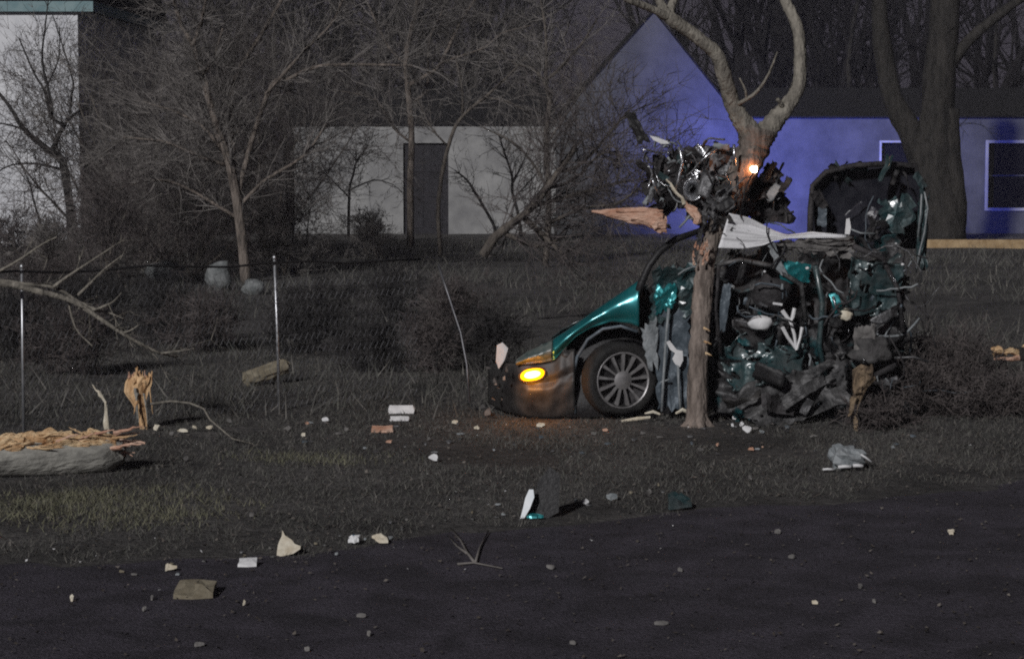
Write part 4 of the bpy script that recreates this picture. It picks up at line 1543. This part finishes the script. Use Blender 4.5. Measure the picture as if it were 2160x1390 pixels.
mlo = bpy.data.objects.new('marker_light', ml)
COL.objects.link(mlo)
mlo.location = P(1588, 357, YC + .07)

# split pale wood spears lodged in the wreck
mb = MB()
A_ = YC - .02


def spear(u, v):
    tx = [(0, 1248), (.3, 1300), (.6, 1352), (.85, 1388), (1, 1406)]
    ty_ = [(0, 444), (.3, 441), (.6, 437), (.85, 442), (1, 458)]
    by_ = [(0, 447), (.3, 462), (.6, 474), (.85, 488), (1, 490)]
    x_ = prof(tx, u)
    a = v * 2 * math.pi
    cy, hy = (prof(ty_, u) + prof(by_, u)) / 2, (prof(by_, u) - prof(ty_, u)) / 2
    rr = 1 + .25 * noise.noise(Vector((u * 5, math.cos(a) * 2, math.sin(a) * 2)))
    return P(x_ + 5 * noise.noise(Vector((a, u * 9, 3))), cy - hy * math.sin(a) * rr, A_ - .10 + math.cos(a) * hy / 242 * .6 * rr)


mb.grid(spear, 26, 14)
sp_ = thing('split_branch', P(1390, 480, YC), 'long pale pink split branch spearing out of the wreck', 'branch')
mb.build('wood', M['wood_pink'], sp_)
for (a_, b_, w_) in (((1380, 470), (1393, 496), .04), ((1390, 452), (1408, 478), .03), ((1300, 446), (1398, 446), .02), ((1330, 462), (1385, 462), .015)):
    mb = MB()
    sliver(mb, P(*a_, YC - .16), P(*b_, YC - .14), w_, wr)
    mb.build('splinter', M['wood_pink'], sp_)
sp2 = thing('split_branch', P(1475, 466, YC), 'short pale splintered branch stub among the mangled engine parts', 'branch')
for (a_, b_, w_) in (((1475, 466), (1440, 425), .05), ((1445, 430), (1405, 378), .022), ((1478, 462), (1455, 430), .035)):
    mb = MB()
    sliver(mb, P(*a_, YC - .12), P(*b_, YC - .10), w_, wr)
    mb.build('splinter', M['cream'] if w_ < .03 else M['wood_pink'], sp2)

# ---------------------------------------------------------------- scattered debris, each a thing
dr = random.Random(8)


def shard(name, px, py, wpx, hpx, m, label, cat='debris', n=7, th=.012, up=0.5, group=None, seed=None, outline=None, parts=()):
    """thin irregular plate lying on the ground around a pixel; `up` tilts it toward the viewer"""
    g = G(px, py + hpx * .5)
    s = g.y / FPX
    rg = random.Random(seed or int(px * 7 + py))
    W, H = wpx * s, hpx * s
    graze = CAMZ / g.y
    ang = math.asin(min(1, up)) if up else 0
    depth = H / (math.sin(ang) + graze * math.cos(ang))
    if outline is None:
        outline = []
        for k_ in range(n):
            a = 2 * math.pi * k_ / n + rg.uniform(-.45, .45)
            rr = rg.uniform(.45, 1.1)
            outline.append((.5 * math.cos(a) * rr, .5 + .5 * math.sin(a) * rr))
    fn = lambda u, v, w_: g + Vector((u * W, v * depth * math.cos(ang) + w_ * math.sin(ang), v * depth * math.sin(ang) + .006 + w_ * math.cos(ang)))
    ol = []
    for k_ in range(len(outline)):          # ragged edge with extra points
        a, b = outline[k_], outline[(k_ + 1) % len(outline)]
        ol.append(a)
        ol.append(((a[0] + b[0]) / 2 + rg.uniform(-.07, .07), (a[1] + b[1]) / 2 + rg.uniform(-.07, .07)))
    m_ = len(ol)
    cu, cv = sum(p_[0] for p_ in ol) / m_, sum(p_[1] for p_ in ol) / m_
    lift = min(W, depth) * .22
    vs = [fn(u, v, 0) for u, v in ol] + [fn(u, v, th + rg.uniform(0, lift * .4)) for u, v in ol]
    vs += [fn(cu + (u - cu) * .5 + rg.uniform(-.08, .08), cv + (v - cv) * .5, th + rg.uniform(-.1, 1) * lift) for u, v in ol] + [fn(cu, cv, th + rg.uniform(0, lift)), fn(cu, cv, 0)]
    fs = []
    for k_ in range(m_):
        q_ = (k_ + 1) % m_
        fs += [(k_, q_, m_ + q_, m_ + k_), (m_ + k_, m_ + q_, 2 * m_ + q_, 2 * m_ + k_), (2 * m_ + k_, 2 * m_ + q_, 3 * m_), (q_, k_, 3 * m_ + 1)]
    mbx = MB()
    mbx.add(vs, fs)
    return tag(mbx.build(name, M[m]), label, cat, group)


RECT = [(-.5, 0), (.5, .05), (.47, 1), (-.48, .95)]
tri = [(-.42, 0), (-.1, -.02), (.5, .30), (.1, .55), (-.28, 1), (-.36, .5)]
shard('paper_scrap', 606, 1150, 54, 46, 'cream', 'crumpled triangular cream scrap on the asphalt edge', up=.7, outline=tri, th=.02)
shard('plastic_scrap', 355, 1200, 32, 15, 'cream', 'small rounded white scrap on asphalt above the tan board', up=.5)
shard('plastic_scrap', 521, 1190, 40, 15, 'white', 'small flat white rectangular scrap near the triangular scrap', up=.4, outline=RECT)
shard('board_scrap', 407, 1250, 84, 30, 'tan', 'flat tan board piece lying on the dark asphalt', up=.12, outline=RECT, th=.015)
shard('plastic_scrap', 846, 868, 52, 14, 'white', 'bright white flat block on the verge, topmost of two', up=.8, outline=RECT, th=.03)
shard('plastic_scrap', 842, 885, 40, 8, 'white', 'thin white strip on the verge under the flat white block', up=.6, outline=RECT)
shard('wood_chip', 806, 908, 46, 12, 'wood_pink', 'pink-brown wood chip on the verge below the white strip', up=.5, outline=RECT)
shard('plastic_scrap', 684, 887, 22, 12, 'white', 'small tilted white scrap on the verge right of the steel post', up=.6)
shard('plastic_scrap', 915, 968, 20, 17, 'white', 'small round white scrap lying alone on the grass', up=.7)
shard('plastic_scrap', 802, 1140, 44, 20, 'cream', 'cream plastic scrap beside the blue and white piece', up=.5)
o = shard('cap_piece', 745, 1142, 42, 22, 'white', 'white and blue plastic piece beside the cream scrap', up=.4)
c_ = G(746, 1146)
mb = MB()
mb.tube([c_ + Vector((0, 0, .01)), c_ + Vector((0, 0, .045)), c_ + Vector((0, .004, .05))], [.03, .026, .01], 10)
mb.build('cap', M['blue'], o, smooth=True)
o.children[0].matrix_parent_inverse = Matrix()
# mirror-like lens shard standing up, with a dark panel behind
g = G(1112, 1096)
s = g.y / FPX
mb = MB()
mb.prism([(1097, 1094), (1106, 1092), (1118, 1072), (1127, 1048), (1125, 1032), (1116, 1032), (1108, 1050), (1103, 1072)],
         lambda u, v, w_: P(u, v, g.y - .02 + w_ + .0012 * (1096 - v) * .6), .012)
tag(mb.build('lens_shard', M['lens_shard']), 'bright white curved lens shard standing upright on the verge edge', 'shard')
o = MB()
o.prism([(1110, 1094), (1150, 1096), (1178, 1080), (1182, 1000), (1160, 985), (1138, 1010), (1124, 1050)], lambda u, v, w_: P(u, v, g.y + .07 + w_ + .0012 * (1096 - v) * .6), .015)
tag(o.build('dark_fragment', M['black']), 'dark curved bumper fragment behind the bright lens shard', 'fragment')
shard('blue_fragment', 1128, 1092, 60, 12, 'paint', 'teal painted fragment at the foot of the bright lens shard', up=.4)
shard('plastic_scrap', 1172, 1082, 24, 9, 'cream', 'small pale scrap right of the bright lens shard', up=.5)
shard('plastic_scrap', 1235, 1060, 16, 12, 'white', 'tiny white scrap between two pale scraps at the asphalt edge', up=.6)
shard('plastic_scrap', 1290, 1051, 30, 12, 'grey_pale', 'pale grey flake at the asphalt edge below the wheel', up=.5)
shard('plastic_scrap', 1140, 898, 18, 8, 'cream', 'tiny pale scrap on the ground under the amber indicator', up=.6)
shard('teal_fragment', 1435, 1062, 74, 36, 'paint_dirty', 'dull teal body fragment lying flat on the asphalt', up=.2)
# grey part with white strips on the right
lp = thing('lamp_unit', G(1785, 992), 'grey broken lamp unit with white strips lying on asphalt', 'lamp unit')
mb = MB()
gc = G(1785, 990)
lump(mb, gc + Vector((0, .03, .09)), .14, (1.0, .8, .65), 7, 16, 10, .3)
mb.build('housing', M['grey_pale'], lp)
for (a_, b_, r_) in (((1768, 985), (1795, 984), .013), ((1799, 982), (1820, 983), .014), ((1735, 990), (1758, 990), .009), ((1815, 958), (1838, 974), .008)):
    mb = MB()
    mb.tube([P(*a_, gc.y - .12), P((a_[0] + b_[0]) / 2, (a_[1] + b_[1]) / 2 - 1, gc.y - .125), P(*b_, gc.y - .12)], r_, 8)
    mb.build('strip', M['white'], lp, smooth=True)
# wood chunks on the right
wc = thing('wood_chunk', G(1812, 918), 'torn tan wood chunk standing among the wreckage at its right end', 'wood')
Yw = YC - .52
mb = MB()
mb.tube([P(1806, 922, Yw), P(1804, 860, Yw), P(1812, 815, Yw), P(1822, 790, Yw), P(1828, 772, Yw)], [.018, .022, .06, .085, .045], 11, jit=.4, rng=dr)
mb.build('trunk', M['wood_dull'], wc)
for (a_, b_, w_) in (((1812, 830), (1806, 785), .04), ((1830, 800), (1840, 768), .035), ((1800, 840), (1790, 880), .03), ((1822, 800), (1812, 772), .03)):
    mb = MB()
    sliver(mb, P(*a_, Yw - .07), P(*b_, Yw - .07), w_, dr)
    mb.build('splinter', M['wood_dull'], wc)
wb = thing('broken_bough', P(2130, 775, 20.3), 'short broken bough with orange torn end on the dark ground', 'bough')
wb.location.z = hgt(wb.location.x, wb.location.y)
for (a_, b_, w_, m_) in (((2094, 745), (2165, 738), .05, 'wood_raw'), ((2100, 756), (2200, 752), .045, 'wood_pink'), ((2090, 735), (2112, 745), .06, 'wood_raw')):
    mb = MB()
    sliver(mb, P(*b_, 22.7), P(*a_, 22.5), w_, dr, 6)
    mb.build('splinter', M[m_], wb)
mb = MB()
mb.tube([P(2150, 748, 22.6), P(2230, 742, 22.8), P(2330, 750, 23)], [.07, .08, .08], 10, jit=.1, rng=dr)
mb.tube([P(2230, 750, 22.8), Vector((P(2230, 750, 22.8).x, 22.9, -.05))], [.05, .05], 8)
mb.tube([P(2118, 750, 22.6), Vector((P(2118, 750, 22.6).x, 22.7, -.05))], [.03, .03], 8)
mb.build('bark', M['bark_dark'], wb, smooth=True)
shard('lamp_fragment', 1940, 790, 70, 18, 'red', 'dark red lamp fragment lying right of the wreck', up=.3)
for i, (x_, y_, w_, h_) in enumerate([(2085, 828, 26, 14), (2115, 822, 24, 10), (2140, 815, 20, 8), (2100, 815, 16, 8)]):
    shard('pale_flake', x_, y_, w_, h_, 'foam', 'pale flake in the small cluster below the broken bough', up=.6, group='flakes below the broken bough')
for i, (x_, y_, w_, h_) in enumerate([(1535, 820, 22, 14), (1550, 865, 16, 14), (1578, 890, 22, 16), (1565, 878, 14, 10), (1545, 880, 10, 8)]):
    shard('glass_flake', x_, y_ + 18, w_, h_, 'white', 'bright glass flake in the trail right of the trunk foot', up=.8, group='glass flakes right of the trunk foot')
for i, (x_, y_, w_, h_) in enumerate([(440, 905, 18, 7), (483, 890, 14, 9), (385, 912, 22, 7), (393, 970, 14, 9), (328, 905, 16, 12), (360, 918, 12, 7), (410, 905, 14, 6),
                                      (605, 907, 14, 8), (640, 920, 12, 6), (730, 908, 14, 7), (960, 893, 16, 8), (1030, 872, 18, 16), (1005, 905, 14, 7), (530, 1088, 14, 8)]):
    shard('pale_flake', x_, y_, w_, h_, 'foam' if i % 2 else 'cream', 'tiny pale flake strewn on the grass between log and car', up=.6, group='flakes strewn on the grass')
for i, (x_, y_, w_, h_) in enumerate([(150, 1265, 13, 12), (320, 1264, 9, 9), (303, 1288, 10, 9), (418, 1363, 30, 7), (648, 1373, 14, 9), (515, 1275, 8, 10), (763, 1302, 36, 7), (778, 1340, 9, 9),
                                      (1395, 1318, 30, 6), (1210, 1360, 16, 6), (2008, 1125, 16, 11), (1583, 1010, 10, 10), (1670, 1178, 14, 7), (1640, 1125, 18, 7), (1815, 1240, 12, 8), (1720, 1274, 14, 7),
                                      (1845, 1272, 12, 8), (1435, 1205, 14, 7), (1160, 1200, 20, 7), (1370, 1040, 12, 9)]):
    shard('small_chip', x_, y_, w_, h_, 'foam' if i % 5 else 'cream', 'small pale chip lying loose on the dark asphalt', up=.5, group='chips loose on the asphalt')
er = random.Random(61)
for i in range(46):          # fragments gathered along the verge edge and under the wreck
    x_ = er.uniform(250, 1480)
    y_ = float(np.interp(x_, [250, 650, 1000, 1300, 1480], [1215, 1150, 1095, 1052, 1035])) + er.gauss(0, 11)
    shard('edge_fragment', x_, y_, er.uniform(6, 17), er.uniform(3, 7), er.choice(['foam', 'greymetal', 'bumper', 'tan', 'grey_pale']), 'small broken fragment in the litter along the asphalt edge', up=.4, n=5, th=.006, group='fragments along the asphalt edge', seed=900 + i)
for i in range(56):
    x_ = er.uniform(640, 1960)
    y_ = er.uniform(893, 960)
    shard('lawn_fragment', x_, y_, er.uniform(6, 22), er.uniform(3, 8), er.choice(['foam', 'greymetal', 'soot', 'grey_pale', 'paint_grey', 'wood_pink']), 'small broken fragment on the grass at the foot of the wreck', up=.5, n=5, th=.006, group='fragments at the foot of the wreck', seed=1000 + i)
# forked twig on the asphalt
mb = MB()
for pl_ in ([(1000, 1190), (985, 1170), (972, 1145), (950, 1118)], [(1003, 1190), (1012, 1160), (1030, 1125)], [(985, 1172), (965, 1158), (945, 1135)], [(965, 1195), (1000, 1192), (1060, 1204)]):
    mb.tube([G(x_, y_) + Vector((0, 0, .016)) for x_, y_ in pl_], [.009, .004] if len(pl_) != 2 else .006, 5)
tag(mb.build('forked_twig', M['twig'], smooth=True), 'forked bare twig lying on the asphalt at its edge', 'twig')

# ---------------------------------------------------------------- thin haze box added to lift the blacks
mb = MB()
mb.box((-140, -20, -1.2), (140, 275, 17))
hz = mb.build('haze', None)
hm = bpy.data.materials.new('haze')
hm.use_nodes = True
ht = hm.node_tree
ht.nodes.remove(ht.nodes['Principled BSDF'])
pv = ht.nodes.new('ShaderNodeVolumePrincipled')
pv.inputs['Color'].default_value = (.93, .90, 1, 1)
pv.inputs['Density'].default_value = .0007
ht.links.new(pv.outputs[0], ht.nodes['Material Output'].inputs['Volume'])
hz.data.materials.append(hm)
hz['kind'] = 'stuff'
tag(hz, 'thin haze added over the whole scene to lift its blacks', 'haze')
